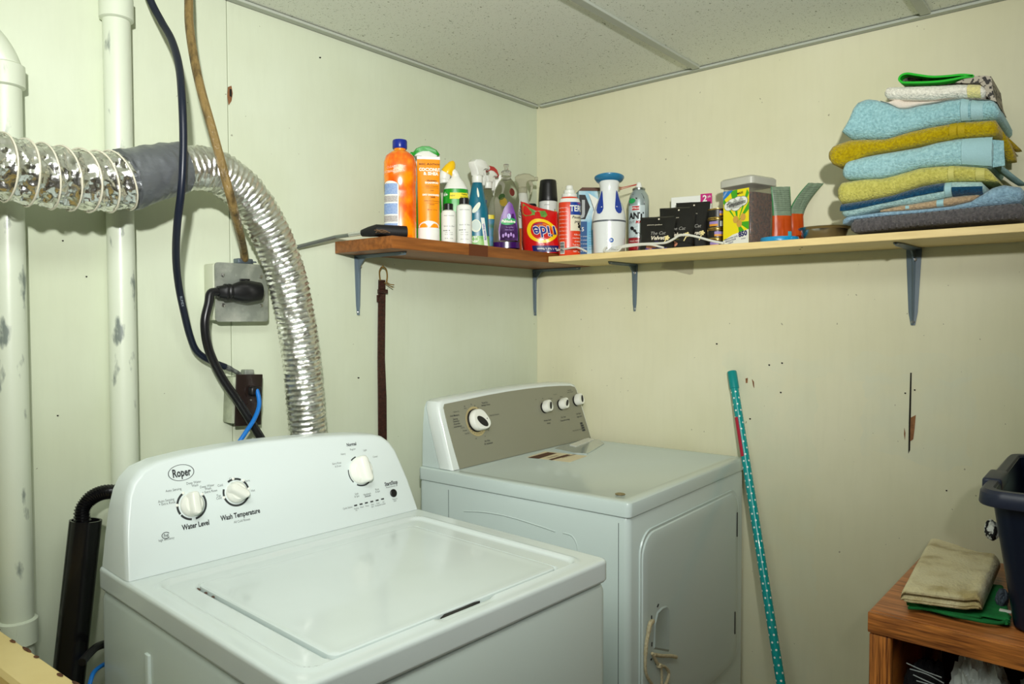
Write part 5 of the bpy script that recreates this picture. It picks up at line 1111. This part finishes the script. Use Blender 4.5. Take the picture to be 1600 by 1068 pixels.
# squeegee / grabber lying at the shelf's left end
t = thing('reaching_tool', 'grey metal rod tool with a thick black grip lying on the shelf end', 'tool', (0, 0, 0))
g0 = ony(635, 359.5, -.205); g0.z = SB + .0165; g1 = ony(588, 360, -.165); g1.z = SB + .018; g2 = ony(566, 367, -.125); g2.z = SB + .013
MB().tube([g0, g0 + (g1 - g0) * .1, g1, g1 + (g2 - g1) * .5, g2], [.0155, .016, .0158, .013, .009], 22).build('grip', mat('matt black foam', (17, 17, 18), .6), t)
MB().lathe([(.012, 0), (.0125, .0012)], (0, 0, 0), 20, T=Matrix.Translation(g0) @ (g0 - g1).to_track_quat('Z', 'Y').to_matrix().to_4x4()).build('grip_end', m_dk, t)
r1 = ony(524, 374, -.035); r1.z = SB + .008; r2 = ony(452, 389, -.012)
MB().tube([g2 + (g1 - g2) * .2, g2, r1, r2], [.005, .0052, .0052, .0052], 12).build('rod', mat('grey metal rod', (140, 146, 142), .35, .8), t)
MB().tube([g2 + (r1 - g2) * .02 + Vector((0, -.004, .001)), g2 + (r1 - g2) * .5 + Vector((0, -.004, .001))], .0062, 12).build('sleeve', mat('pale steel', (214, 216, 208), .25, .7), t)
q = ony(596, 366.5, -.222); q.z = SB + .004
mb = MB(); 
for k in range(7): mb.tube(smooth([q + Vector((-.012 + .004 * k + .01 * math.sin(a * 1.9 + k), .008 * math.cos(a + k * 2), .001 + .006 * abs(math.sin(a * .8 + k)))) for a in range(6)], 4), .0012, 5)
tag(mb.build('string_tangle', mat('brown string', (110, 84, 60), .9)), 'small tangle of brown string below the black grip on the shelf end', 'string')

# ------------------------------------------------------------------ towel stack
def terry(key, rgb, c2, bs=420): return mat(key, tuple(min(255, v * 1.08 + 4) for v in rgb), .95, c2=c2, nscale=170, lo=.3, hi=.7, bump=1.0, bscale=240, sheen=.25, spec=.1)
TX0 = -.236
def towel(name, label, m, top, bot, x0=TX0, x1=-.015, fold=1, seed=0, lump=.003, group='folded towels in the stack', bulge=None, hang=None):
    """top/bot: picture outline of the folded edge on the plane x = x0, as (px, py)"""
    P0, P1 = max(top[0][0], bot[0][0]), min(top[-1][0], bot[-1][0]); n = 44; rings = []; NP = 14
    for i in range(n + 1):
        px = P0 + (P1 - P0) * i / n; a = onx(px, interp(top, px), x0); b = onx(px, interp(bot, px), x0)
        zt, zb = a.z, max(b.z, SC + .0006); y = a.y; e = min(i, n - i) / n
        rnd = math.sqrt(max(0, 1 - max(0, 1 - e / .03) ** 2)) * .5 + .5 if e < .03 else 1
        mid = (zt + zb) / 2; zt = mid + (zt - mid) * rnd; zb = mid - (mid - zb) * rnd
        h = zt - zb; bg = bulge if bulge is not None else min(.016, h * .5); R = []
        for k in range(NP + 1):                        # front fold, bottom to top
            t = k / NP; w_ = abs(math.sin(fold * PI * t)) ** .55
            q = Vector((x0 + .012 - bg * w_ * rnd, y, zb + h * t)); nz = noise.noise(q * 26 + Vector((seed, 0, 0))) * lump + noise.noise(q * 9 + Vector((0, seed, 0))) * lump * 1.5
            q.x += nz; R.append(q)
        for t in (.25, .5, .75, 1):
            q = Vector((x0 + (x1 - x0) * t, y, zt)); q.z += noise.noise(q * 18 + Vector((seed, 3, 0))) * lump * .8; R.append(q)
        for t in (1, .75, .5, .25): R.append(Vector((x0 + (x1 - x0) * t, y, zb)))
        rings.append(R)
    t = thing(name, label, 'towel', (0, 0, 0), 0, group); MB().loft(rings).build('cloth_body', m, t, 70)
    t['_o'] = 0; del t['_o']; return t, dict(top=top, bot=bot, x0=x0, bg=bulge)
def band(t, d, pxs, m, name='hem_band', off=.0022, t0=.03, t1=.97):
    """woven flat band across the folded edge"""
    for pa, pb in pxs:
        mb = MB(); rows = []
        for i in range(9):
            px = pa + (pb - pa) * i / 8; a = onx(px, interp(d['top'], px), d['x0']); b = onx(px, interp(d['bot'], px), d['x0']); zb = max(b.z, SC + .001); h = a.z - zb; bg = d['bg'] if d['bg'] is not None else min(.016, h * .5)
            rows.append([Vector((d['x0'] + .012 - (bg + off) * abs(math.sin(PI * (t0 + (t1 - t0) * k / 10))) ** .55 - .001, a.y, zb + h * (t0 + (t1 - t0) * k / 10))) for k in range(11)])
        mb.loft(rows, cap=False, closed=False); mb.build(name, m, t, 60)
Z4 = lambda pts: [(1260 + x / 3.444, 90 + y / 3.444) for x, y in pts]       # readings taken from an enlarged crop
b_grey = Z4([(235, 945), (600, 905), (1171, 866)])
t_grey = Z4([(235, 872), (400, 850), (600, 832), (850, 806), (1000, 792), (1105, 783), (1171, 778)])
b_bl3 = Z4([(190, 905), (240, 870), (400, 852), (600, 834), (850, 808), (1000, 794), (1105, 785), (1171, 780)])
t_bl3 = Z4([(190, 858), (260, 850), (400, 829), (600, 815), (780, 795), (880, 772), (940, 735), (1000, 695), (1060, 682), (1110, 690), (1171, 694)])
b_tan = Z4([(390, 828), (560, 817), (600, 814), (780, 794), (880, 771), (925, 745)])
t_tan = Z4([(390, 818), (500, 794), (560, 787), (700, 762), (780, 747), (880, 738), (925, 735)])
b_nav = Z4([(183, 856), (260, 848), (430, 803), (560, 788), (700, 761), (780, 746), (850, 741), (955, 733)])
t_nav = Z4([(183, 786), (300, 768), (450, 741), (560, 706), (620, 688), (700, 674), (790, 664), (955, 664)])
b_lim = Z4([(165, 784), (300, 767), (450, 739), (560, 704), (620, 686), (700, 672), (790, 662), (955, 662), (1025, 664)])
t_lim = Z4([(165, 672), (250, 658), (300, 652), (400, 646), (480, 628), (600, 592), (700, 581), (800, 577), (970, 590), (1025, 645)])
b_bl2 = Z4([(192, 652), (330, 647), (400, 643), (480, 625), (600, 589), (700, 578), (800, 574), (1002, 586)])
t_bl2 = Z4([(192, 575), (225, 550), (300, 532), (400, 514), (600, 479), (700, 452), (820, 431), (1002, 419)])
b_mus = Z4([(115, 560), (150, 577), (195, 578), (330, 521), (450, 500), (560, 478), (700, 450), (820, 429), (1035, 416)])
t_mus = Z4([(115, 482), (160, 462), (225, 440), (300, 436), (420, 434), (560, 392), (660, 371), (800, 346), (1020, 330), (1035, 345)])
b_bl1 = Z4([(193, 405), (240, 436), (310, 434), (420, 432), (560, 390), (660, 369), (800, 344), (1020, 328), (1042, 330)])
t_bl1 = Z4([(193, 392), (228, 330), (240, 280), (270, 238), (320, 216), (370, 222), (430, 240), (490, 268), (530, 268), (600, 252), (700, 236), (770, 222), (830, 214), (920, 226), (1000, 224), (1042, 262)])
m_g = terry('grey terry', (92, 88, 88), (74, 72, 74)); m_b3 = terry('steel blue terry', (138, 170, 190), (118, 150, 172)); m_tan = terry('tan terry', (178, 154, 122), (160, 136, 106))
m_aq = terry('pale aqua terry', (168, 200, 198), (150, 188, 190)); m_nv = terry('navy terry', (18, 66, 96), (12, 54, 82)); m_li = terry('lime terry', (194, 188, 98), (178, 172, 80))
m_b2 = terry('sky blue terry', (158, 198, 202), (138, 182, 188)); m_mu = terry('mustard terry', (176, 154, 4), (158, 134, 0)); m_b1 = terry('light blue terry', (152, 195, 200), (130, 177, 184))
m_wt = terry('white terry', (230, 228, 214), (220, 218, 205)); m_hb = mat('pale blue hem', (164, 204, 210), .8, bump=.4, bscale=200, bstretch=(1, 6, 1)); m_hm = mat('mustard hem', (178, 154, 4), .8, bump=.4, bscale=200); m_hl = mat('lime hem', (204, 198, 112), .8, bump=.4, bscale=200)
t, d = towel('folded_towel', 'dark grey ribbed towel folded flat at the bottom of the stack', m_g, t_grey, b_grey, seed=1, lump=.0018)
mb = MB()
for px in range(1336, 1600, 11):
    a = onx(px, interp(t_grey, px), TX0); b = onx(px, interp(b_grey, px), TX0); zb = max(b.z, SC + .001); mb.tube([Vector((TX0 - .0025 + .004 * abs(u - .5), a.y, zb + (a.z - zb) * (.06 + .88 * u))) for u in (0, .25, .5, .75, 1)], .0022, 5)
mb.build('pile_rib', m_g, t)
t, d = towel('folded_towel', 'crumpled steel blue towel lying on the dark grey one', m_b3, t_bl3, b_bl3, x1=-.03, seed=2, lump=.004)
t, d = towel('folded_towel', 'thin tan towel between the steel blue and the navy striped towels', m_tan, t_tan, b_tan, x1=-.04, seed=3)
band(t, d, [(1414, 1420), (1463, 1474)], m_hb)
mid = [(x, y + (interp(b_nav, x) - y) * .52) for x, y in t_nav]
t, d = towel('folded_towel', 'navy and pale aqua striped towel under the lime towel', m_aq, t_nav, b_nav, seed=4, x1=-.03)
band(t, d, [(1314, 1476)], m_nv, 'navy_stripe', .0035, .40, 1.0)
band(t, d, [(1488, 1536)], m_nv, 'navy_stripe', .0035, .0, .58); d4 = dict(d); band(t, d4, [(1477, 1487)], m_hb, 'hem_band', .004)
t, d = towel('folded_towel', 'lime yellow towel folded in the lower middle of the stack', m_li, t_lim, b_lim, seed=5)
band(t, d, [(1482, 1491), (1525, 1539)], m_hl)
t, d = towel('folded_towel', 'sky blue towel with a wide flat hem below the mustard towel', m_b2, t_bl2, b_bl2, seed=6)
band(t, d, [(1503, 1550.5)], m_hb)
# second layer of the sky blue towel hanging at the right
def drape(name, pts, widths, m, parent, th=.004):
    """hanging flap: centre line points and half depths along x"""
    R = []
    for p, w_ in zip(smooth(pts, 5), [interp([(i * 5, q) for i, q in enumerate(widths)], k) for k in range(5 * (len(pts) - 1) + 1)]):
        R.append([p + Vector((x, y, 0)) for x, y in rot_rect(0, 0, 2 * w_, th * 2, th * .9, 3)])
    return MB().loft(R).build(name, m, parent, 60)
a_ = lambda x, y, X=-.15: onx(1260 + x / 3.444, 90 + y / 3.444, X)
MB().loft([[onx(1260 + px / 3.444, 90 + py / 3.444, X) for X, px, py in ((-.215, 1000, 441), (-.215, 1062, 446), (-.215, 1068, 580), (-.215, 1002, 590))], [onx(1260 + px / 3.444, 90 + py / 3.444, X) for X, px, py in ((-.05, 960, 441), (-.05, 1000, 446), (-.05, 1008, 575), (-.05, 962, 585))]]).build('inner_fold', m_b2, t)
drape('corner_flap', [a_(1010, 590, -.13), a_(1060, 612, -.12), a_(1110, 650, -.11), a_(1160, 684, -.1)], [.06, .05, .04, .02], mat('grey blue flap', (134, 166, 166), .9, bump=.5, bscale=400), t, .008)
t, d = towel('folded_towel', 'mustard yellow towel jutting out to the left of the stack', m_mu, t_mus, b_mus, seed=7)
band(t, d, [(1484, 1495), (1497, 1508)], m_hm)
drape('corner_flap', [a_(1030, 400, -.12), a_(1060, 440, -.11), a_(1090, 500, -.1), a_(1105, 560, -.095)], [.07, .06, .045, .02], m_mu, t, .009)
drape('corner_flap', [a_(1070, 440, -.08), a_(1105, 470, -.075), a_(1140, 500, -.07)], [.05, .04, .02], m_mu, t, .006)
t, d = towel('folded_towel', 'thick light blue towel with two flat hems near the top of the stack', m_b1, t_bl1, b_bl1, seed=8, lump=.004, bulge=.02)
band(t, d, [(1502, 1514), (1518, 1537)], m_hb)
# thin pale cloth, white roll, green cloth
t, d = towel('thin_cloth', 'thin off white cloth with wavy edge on the light blue towel', mat('off white cotton', (226, 214, 200), .9, bump=.4, bscale=300), Z4([(392, 224), (430, 236), (455, 226), (480, 214), (520, 228), (600, 230), (700, 228), (960, 218), (1020, 224)]), Z4([(392, 229), (430, 239), (490, 266), (530, 266), (600, 250), (700, 234), (770, 222.5), (960, 220), (1020, 226)]), x1=-.05, seed=9, lump=.002, group=None, bulge=.006)
t['category'] = 'cloth'
b_wr, t_wr = Z4([(420, 214), (440, 222), (560, 226), (680, 225), (800, 213), (940, 216), (968, 205)]), Z4([(420, 165), (440, 154), (560, 150), (700, 146), (820, 138), (930, 141), (968, 160)])
t, d = towel('folded_towel', 'white towel with a yellow patch rolled below the green edged cloth', m_wt, t_wr, b_wr, x1=-.05, seed=10, lump=.0012, bulge=.020)
band(t, d, [(1512, 1533)], terry('yellow patch', (222, 214, 140), (214, 206, 150)), 'yellow_patch', .0006)
m_pat = mat('sketch print cotton', (176, 168, 152), .85, c2=(60, 58, 56), nscale=95, lo=.52, hi=.56, detail=2); m_gn = mat('vivid green trim', (8, 176, 24), .6)
t = thing('folded_cloth', 'printed grey cloth with a vivid green border on top of the towel stack', 'cloth', (0, 0, 0))
xg = -.225
loop = [onx(1260 + x / 3.444, 90 + y / 3.444, xg) for x, y in ((900, 103), (840, 99), (760, 106), (680, 109), (600, 99), (550, 92), (518, 101), (505, 122), (520, 138), (560, 140), (640, 139), (720, 134), (790, 124), (850, 112), (905, 106))]
c_ = smooth(loop, 5); W_ = Vector((.012, 0, 0)); R = []
for i, p in enumerate(c_):
    tg = (c_[min(i + 1, len(c_) - 1)] - c_[max(i - 1, 0)]).normalized(); nn = Vector((0, -tg.z, tg.y)) * .0022
    R.append([p + nn - W_, p - nn - W_, p - nn + W_, p + nn + W_])
MB().loft(R).build('green_border', m_gn, t, 50)
R = []
for i, p in enumerate(c_):
    tg = (c_[min(i + 1, len(c_) - 1)] - c_[max(i - 1, 0)]).normalized(); nn = Vector((0, -tg.z, tg.y)) * .0014
    R.append([p + nn + W_, p - nn + W_, p - nn + W_ * 13, p + nn + W_ * 13])
MB().loft(R).build('cloth_layer', m_pat, t, 50)
flap = [(1260 + x / 3.444, 90 + y / 3.444) for x, y in ((800, 134), (850, 112), (900, 101), (960, 98), (994, 100), (1000, 150), (1008, 195), (1024, 238), (992, 226), (968, 205), (962, 165), (935, 140), (880, 136))]
V = []
for X, dz in ((-.229, 0), (-.233, -.001), (-.07, 0)):
    for k, (x, y) in enumerate(flap):
        p = onx(x, y, -.233); p.x = X; p.x += .003 * math.sin(k * 1.7) if X < -.1 else 0; V.append(p)
n = len(flap)
cf_ = [sum((v for v in V[n:2 * n]), Vector()) / n]
F = [tuple(range(n, 2 * n)), tuple(range(2 * n, 3 * n))[::-1]] + [(n + i, 2 * n + i, 2 * n + (i + 1) % n, n + (i + 1) % n) for i in range(n)]
MB().add(V[n:], [tuple(i - n for i in f) for f in F]).build('hanging_corner', m_pat, t, 40)

# ------------------------------------------------------------------ oak cabinet at the right
m_oak = mat('oak veneer', (214, 132, 60), .4, c2=(120, 64, 26), nscale=7, lo=.38, hi=.66, stretch=(1.0, 1.5, 24), bump=.1, bscale=60, coat=.2)
m_oakt = mat('oak top veneer', (206, 128, 68), .4, c2=(146, 84, 40), nscale=7, lo=.36, hi=.66, stretch=(22, 1.4, 1), bump=.08, bscale=60, coat=.2)
m_oakv = mat('oak upright veneer', (214, 132, 58), .4, c2=(112, 58, 22), nscale=7, lo=.4, hi=.62, stretch=(1, 26, 1.2), bump=.1, bscale=60, coat=.2)
CT = .78
fa, fb, ba = onz(1357, 952, CT), onz(1600, 1010, CT), onz(1427, 850, CT)
yaw = math.atan2(fb.y - fa.y, fb.x - fa.x) + PI / 2
cab = thing('cabinet', 'oak veneer open cabinet against the right wall holding laundry', 'cabinet', (fa.x, fa.y, 0), yaw)
# local: x towards the wall, -y along the front to the right
cl = lambda p: Matrix.Rotation(-yaw, 3, 'Z') @ (p - Vector((fa.x, fa.y, 0)))
dep = cl(ba).x - .022; CWD = .62
MB().rbox((dep / 2, -CWD / 2, CT - .020), (dep, CWD, .040), .006, 3).build('top', m_oakt, cab)
MB().rbox((-.0012, -CWD / 2, CT - .0225), (.012, CWD, .042), .003, 2).build('front_rail', m_oak, cab)
MB().rbox((dep / 2 + .004, -.020, (CT - .041) / 2), (dep - .012, .036, CT - .041), .004, 2).build('side_panel', m_oakv, cab)
MB().rbox((dep / 2 + .004, -CWD + .020, (CT - .041) / 2), (dep - .012, .036, CT - .041), .004, 2).build('side_panel', m_oakv, cab)
MB().rbox((.006, -.0225, (CT - .045) / 2), (.018, .041, CT - .045), .004, 2).build('front_stile', m_oakv, cab)
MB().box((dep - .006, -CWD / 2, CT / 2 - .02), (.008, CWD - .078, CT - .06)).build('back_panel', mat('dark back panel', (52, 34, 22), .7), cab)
MB().rbox((dep / 2, -CWD / 2, .46), (dep - .03, CWD - .078, .02), .002, 1).build('inner_shelf', m_oak, cab)
def lump(c, s, seed, amp=.25, fr=6, det=3, fold=.35, ground=None):
    """crumpled garment: ridged folds over a squashed ball"""
    bm = bmesh.new(); bmesh.ops.create_icosphere(bm, subdivisions=5, radius=1); V = []
    for v in bm.verts:
        p = v.co.copy(); n1 = noise.noise(p * 1.3 + Vector((seed, 0, 0))); q = p * fr * .35 + Vector((seed, seed * .3, 0)) + Vector((n1, -n1, n1)) * 1.2
        rd = (1 - abs(noise.noise(q)) * 2) ** 2 * fold + noise.noise(p * fr + Vector((0, seed, 0))) * .08
        k = 1 + amp * n1 + rd * .45 - fold * .15
        w_ = Vector((p.x * s[0] * k, p.y * s[1] * k, p.z * s[2] * k)) + Vector(c)
        if ground is not None: w_.z = max(w_.z, ground + .001 * (1 + p.x))
        v.co = w_
    bm.verts.index_update(); mb = MB(); mb.add([v.co[:] for v in bm.verts], [[v.index for v in f.verts] for f in bm.faces]); bm.free(); return mb
cw = lambda x, y, z: Matrix.Rotation(yaw, 3, 'Z') @ Vector((x, y, z)) + Vector((fa.x, fa.y, 0))
m_dkc = mat('black knit', (16, 16, 20), .9, bump=.5, bscale=260); m_whc = mat('white cotton', (190, 196, 192), .9, bump=.3, bscale=200); m_shc = mat('grey white cotton', (168, 176, 176), .9, bump=.3, bscale=180)
tag(lump(cw(.085, -.088, .575), (.055, .034, .105), 2.2, ground=.4705).build('dark_garment', m_dkc), 'black crumpled garment inside the oak cabinet beside the left upright', 'clothes')
tag(lump(cw(.10, -.180, .605), (.075, .046, .12), 5.1, fold=.5, ground=.4705).build('white_shirt', m_whc), 'crumpled white shirt in the cabinet right of the black garment', 'clothes')
tag(lump(cw(.09, -.300, .60), (.08, .055, .115), 8.4, fold=.55, ground=.4705).build('white_shirt', m_shc), 'greyish white crumpled shirt in the cabinet at the picture edge', 'clothes')
mb = MB(); q = cw(.035, -.095, .668)
for k in range(5): mb.tube(smooth([q + Vector((-.01, .03 - .006 * k + .0, .014 - .010 * k)), q + Vector((-.015, .0 - .006 * k, .01 - .010 * k + .005 * (k % 2))), q + Vector((-.005, -.030 - .004 * (k % 3), .002 - .010 * k))], 5), .0011, 6)
tag(mb.build('lace_trim', m_shc), 'thin pale lace strands across the black garment', 'lace')
tag(lump(cw(.04, -.053, .52), (.03, .008, .05), 11, ground=.4705).build('white_sock', m_whc), 'scrap of white sock at the foot of the left cabinet upright', 'sock')

# folded towel and green cloth on the cabinet
def sheetfold(name, label, m, P, z, th, layers, seed, cat, group=None, wave=.004):
    """folded cloth: P = four corners (front-left, front-right, back-right, back-left) in plan"""
    A, B, Cc, D = [Vector((p.x, p.y, 0)) for p in P]; n = 44; rings = []
    for i in range(n + 1):
        u = .5 - .5 * math.cos(PI * i / n); f = A.lerp(B, u); b_ = D.lerp(Cc, u); R = []; e = min(u, 1 - u); rn = .28 + .72 * math.sqrt(1 - (1 - e / .10) ** 2) if e < .10 else 1
        up_ = wave * (math.sin(5.2 * u + seed) + .6 * math.sin(11 * u + seed * 2))
        for k in range(9):
            t = k / 8; q = f + (f - b_).normalized() * (th * .45 * abs(math.sin(layers * PI * t)) ** .6); q.z = z + .0012 + max(0, up_) * (1 if t > 0 else .3) + th * rn * t; R.append(q)
        for k in range(1, 9):
            t = k / 8; q = f.lerp(b_, t); nz = noise.noise(q * 13 + Vector((seed, 0, 0))) * .007 + noise.noise(q * 40 + Vector((0, seed, 0))) * .0025; q.z = z + .0012 + max(0, up_) * (1 - t) + th * rn * (1 - .25 * t * t) + nz * min(1, e / .08); R.append(q)
        for k in range(8, -1, -2):
            t = k / 8; q = f.lerp(b_, t); q.z = z + .001 + max(0, up_) * .3 * (1 - t); R.append(q)
        rings.append(R)
    t = thing(name, label, cat, (0, 0, 0), 0, group); MB().loft(rings).build('cloth_body', m, t, 60); return t
m_gc = mat('green jersey', (22, 128, 62), .85, c2=(16, 108, 52), nscale=40, bump=.5, bscale=90)
zc = CT
Pg = [onz(*p, zc + .004) for p in ((1417, 946), (1578, 976), (1568, 918), (1452, 912))]
gt = sheetfold('folded_shirt', 'folded green jersey cloth under the beige towel on the cabinet', m_gc, Pg, zc, .017, 2, 1.3, 'cloth', wave=.011)
mb = MB()
for k, pts_ in enumerate([[(1420, 948), (1450, 950), (1500, 962), (1560, 972), (1578, 962)], [(1462, 938), (1466, 950), (1490, 957), (1530, 962)], [(1530, 962), (1560, 956), (1576, 962), (1572, 972)]]):
    mb.tube(smooth([onz(x, y, zc + .012) + Vector((-.004, 0, 0)) for x, y in pts_], 6), .0035, 8)
mb.build('fold_ridge', m_gc, gt)
q = onz(1571, 954, zc + .02); MB().rbox((q.x, q.y, q.z), (.012, .02, .003), .001, T=None).build('care_tag', m_wp, gt)
m_bt = mat('stained beige terry', (228, 217, 178), .95, c2=(188, 170, 120), nscale=16, lo=.4, hi=.66, bump=1, bscale=170, sheen=.2, spec=.1, c3=(220, 207, 164))
zt_ = zc + .024
Pt = [onz(*p, zt_ + .01) for p in ((1409, 930), (1535, 946), (1563, 880), (1452, 846))]
bt_ = sheetfold('folded_towel', 'stained beige towel folded over on the green cloth', m_bt, Pt, zt_, .030, 2, 2.0, 'towel', None, .004)
mb = MB(); f0, f1 = Pt[0], Pt[1]
dirn = (Pt[0] - Pt[3]).normalized()
for zz in (.0045, .0215):
    mb.tube([f0.lerp(f1, u).xy.to_3d() + dirn * .0105 + Vector((0, 0, zt_ + zz + .004 * max(0, math.sin(5.2 * u + 2) + .6 * math.sin(11 * u + 4)))) for u in [.04 + .92 * i / 20 for i in range(21)]], .0028, 7)
mb.build('hem', m_bt, bt_)
q = onz(1566, 930, zc + .03); g2_ = lump((q.x, q.y, zc + .022), (.026, .011, .020), 4.4, ground=zc + .0008).build('grey_sock', mat('grey blue jersey', (74, 84, 96), .9)); tag(g2_, 'grey blue sock end between the beige towel and the laundry bin', 'sock')

# ------------------------------------------------------------------ laundry bin
m_bin = mat('navy plastic', (9, 20, 42), .35, spec=.5); m_rim = mat('navy rim plastic', (40, 46, 66), .4)
RZ = 1.05; ra = Vector((-.52, -1.433, RZ)); by = 0.0
bn = thing('laundry_bin', 'dark navy plastic laundry bin holding clothes on the oak cabinet', 'bin', (ra.x, ra.y, CT + .0008), by)
DEP = .503; WID = .38; HB = RZ - CT - .002; ins_x, ins_y = .105, .055
def brect(x0, x1, y0, y1, z, r): return [Vector((x, y, z)) for x, y in rot_rect((x0 + x1) / 2, (y0 + y1) / 2, x1 - x0, y1 - y0, r, 5)]
ins_x, ins_y = .045, .055
R = [brect(ins_x + .01, DEP - ins_x - .01, -WID + ins_y, -ins_y - .004, 0, .03), brect(ins_x, DEP - ins_x, -WID + ins_y, -ins_y, .006, .03), brect(.022, DEP - .022, -WID + .022, -.022, HB - .03, .03), brect(.022, DEP - .022, -WID + .022, -.022, HB - .004, .03),
     brect(.026, DEP - .026, -WID + .026, -.026, HB - .004, .028), brect(ins_x + .006, DEP - ins_x - .006, -WID + ins_y + .006, -ins_y - .006, .012, .026)]
MB().loft(R).build('bin_wall', m_bin, bn, 40)
R = [brect(.020, DEP - .020, -WID + .020, -.020, HB - .03, .028), brect(.002, DEP - .002, -WID + .002, -.002, HB - .03, .04), brect(0, DEP, -WID, 0, HB - .026, .04), brect(.002, DEP - .002, -WID + .002, -.002, HB - .006, .038), brect(.008, DEP - .008, -WID + .008, -.008, HB, .034), brect(.022, DEP - .022, -WID + .022, -.022, HB, .028), brect(.026, DEP - .026, -WID + .026, -.026, HB - .006, .026), brect(.026, DEP - .026, -WID + .026, -.026, HB - .02, .026)]
MB().loft(R, cap=False).build('rim', m_rim, bn, 40)
MB().rbox((.17, -.012, HB - .010), (.11, .034, .026), .006, 3).build('handle_grip', m_rim, bn)
bw = lambda x, y, z: Matrix.Rotation(by, 3, 'Z') @ Vector((x, y, z)) + Vector((ra.x, ra.y, CT))
tag(lump(bw(.25, -.19, .10), (.105, .085, .08), 12.5, fold=.3, ground=CT + .016).build('white_garment', m_shc), 'large greyish white garment filling the bottom of the laundry bin', 'clothes')
tag(lump(bw(.21, -.115, .212), (.075, .048, .046), 6.6, fold=.4).build('yellow_garment', mat('yellow print cotton', (222, 166, 40), .9, c2=(206, 192, 140), nscale=24, bump=.3, bscale=150)), 'yellow printed garment at the front of the laundry bin', 'clothes')
tag(lump(bw(.385, -.12, .215), (.055, .055, .055), 9.3, fold=.4).build('pale_garment', mat('pale green cotton', (180, 206, 198), .9, bump=.3, bscale=150)), 'pale green white garment heaped at the back of the laundry bin', 'clothes')
cs = ony(1550, 828, -1.450)
tag(lump((cs.x, cs.y, cs.z), (.016, .012, .019), 3.7, fold=.3).build('striped_sleeve', mat('black white stripe', (210, 212, 204), .9, c2=(20, 20, 22), nscale=90, lo=.49, hi=.51, stretch=(1, 1.6, .5))), 'scrap of black and white striped cloth poking out at the side of the bin', 'clothes')

# ------------------------------------------------------------------ laundry tub at the lower left
sk = thing('laundry_tub', 'cream laundry tub whose chipped rim shows at the lower left corner', 'sink', (0, 0, 0))
m_tub = mat('cream tub', (226, 204, 140), .4, c2=(214, 190, 126), nscale=6, coat=.2); m_rust = mat('rust', (110, 66, 34), .8, c2=(60, 36, 22), nscale=120)
SZ = .86
e0, e1 = onz(-30, 962, SZ), onz(126, 1069, SZ); d_ = (e1 - e0).normalized(); nx_ = Vector((d_.y, -d_.x, 0))
if nx_.x > 0: nx_ = -nx_                              # points away from the washer
back = e0 - d_ * max(0, 0); tk = (-.06 - e0.y) / d_.y; s0 = e0 + d_ * tk; L_ = .62; Wd = .52
def trect(ins, z, k=0): 
    a = s0 + d_ * ins + nx_ * ins; b = s0 + d_ * (L_ - ins) + nx_ * ins; c = s0 + d_ * (L_ - ins) + nx_ * (Wd - ins); e = s0 + d_ * ins + nx_ * (Wd - ins)
    return [Vector((p.x, p.y, z)) for p in (a, b, c, e)]
MB().loft([trect(.02, SZ - .36), trect(.006, SZ - .04), trect(0, SZ - .035), trect(0, SZ - .003), trect(.003, SZ), trect(.05, SZ), trect(.055, SZ - .006), trect(.08, SZ - .33)], cap=True).build('basin', m_tub, sk, 30)
mb = MB()
for u, w_, o_ in ((.12, .018, .004), (.17, .01, .003), (.24, .014, .005), (.29, .022, .003), (.33, .01, .004), (.42, .012, .006), (.47, .022, .003)):
    p = s0 + d_ * u + nx_ * o_; poly = []
    for k in range(8): g = 2 * PI * k / 8; poly.append(p + d_ * (w_ * (.7 + .4 * noise.noise(Vector((u * 40, k, 0)))) * math.cos(g)) + nx_ * (.0032 * math.sin(g)) + Vector((0, 0, .0006)))
    mb.add(poly, [tuple(range(8))])
mb.build('rust_chip', m_rust, sk)
mb = MB()
for a, b in ((.03, .03), (L_ - .03, .03), (L_ - .03, Wd - .03), (.03, Wd - .03)):
    p = s0 + d_ * a + nx_ * b; mb = MB().tube([(p.x, p.y, .001), (p.x, p.y, SZ - .34)], .016, 12); mb.build('leg', m_steel, sk)
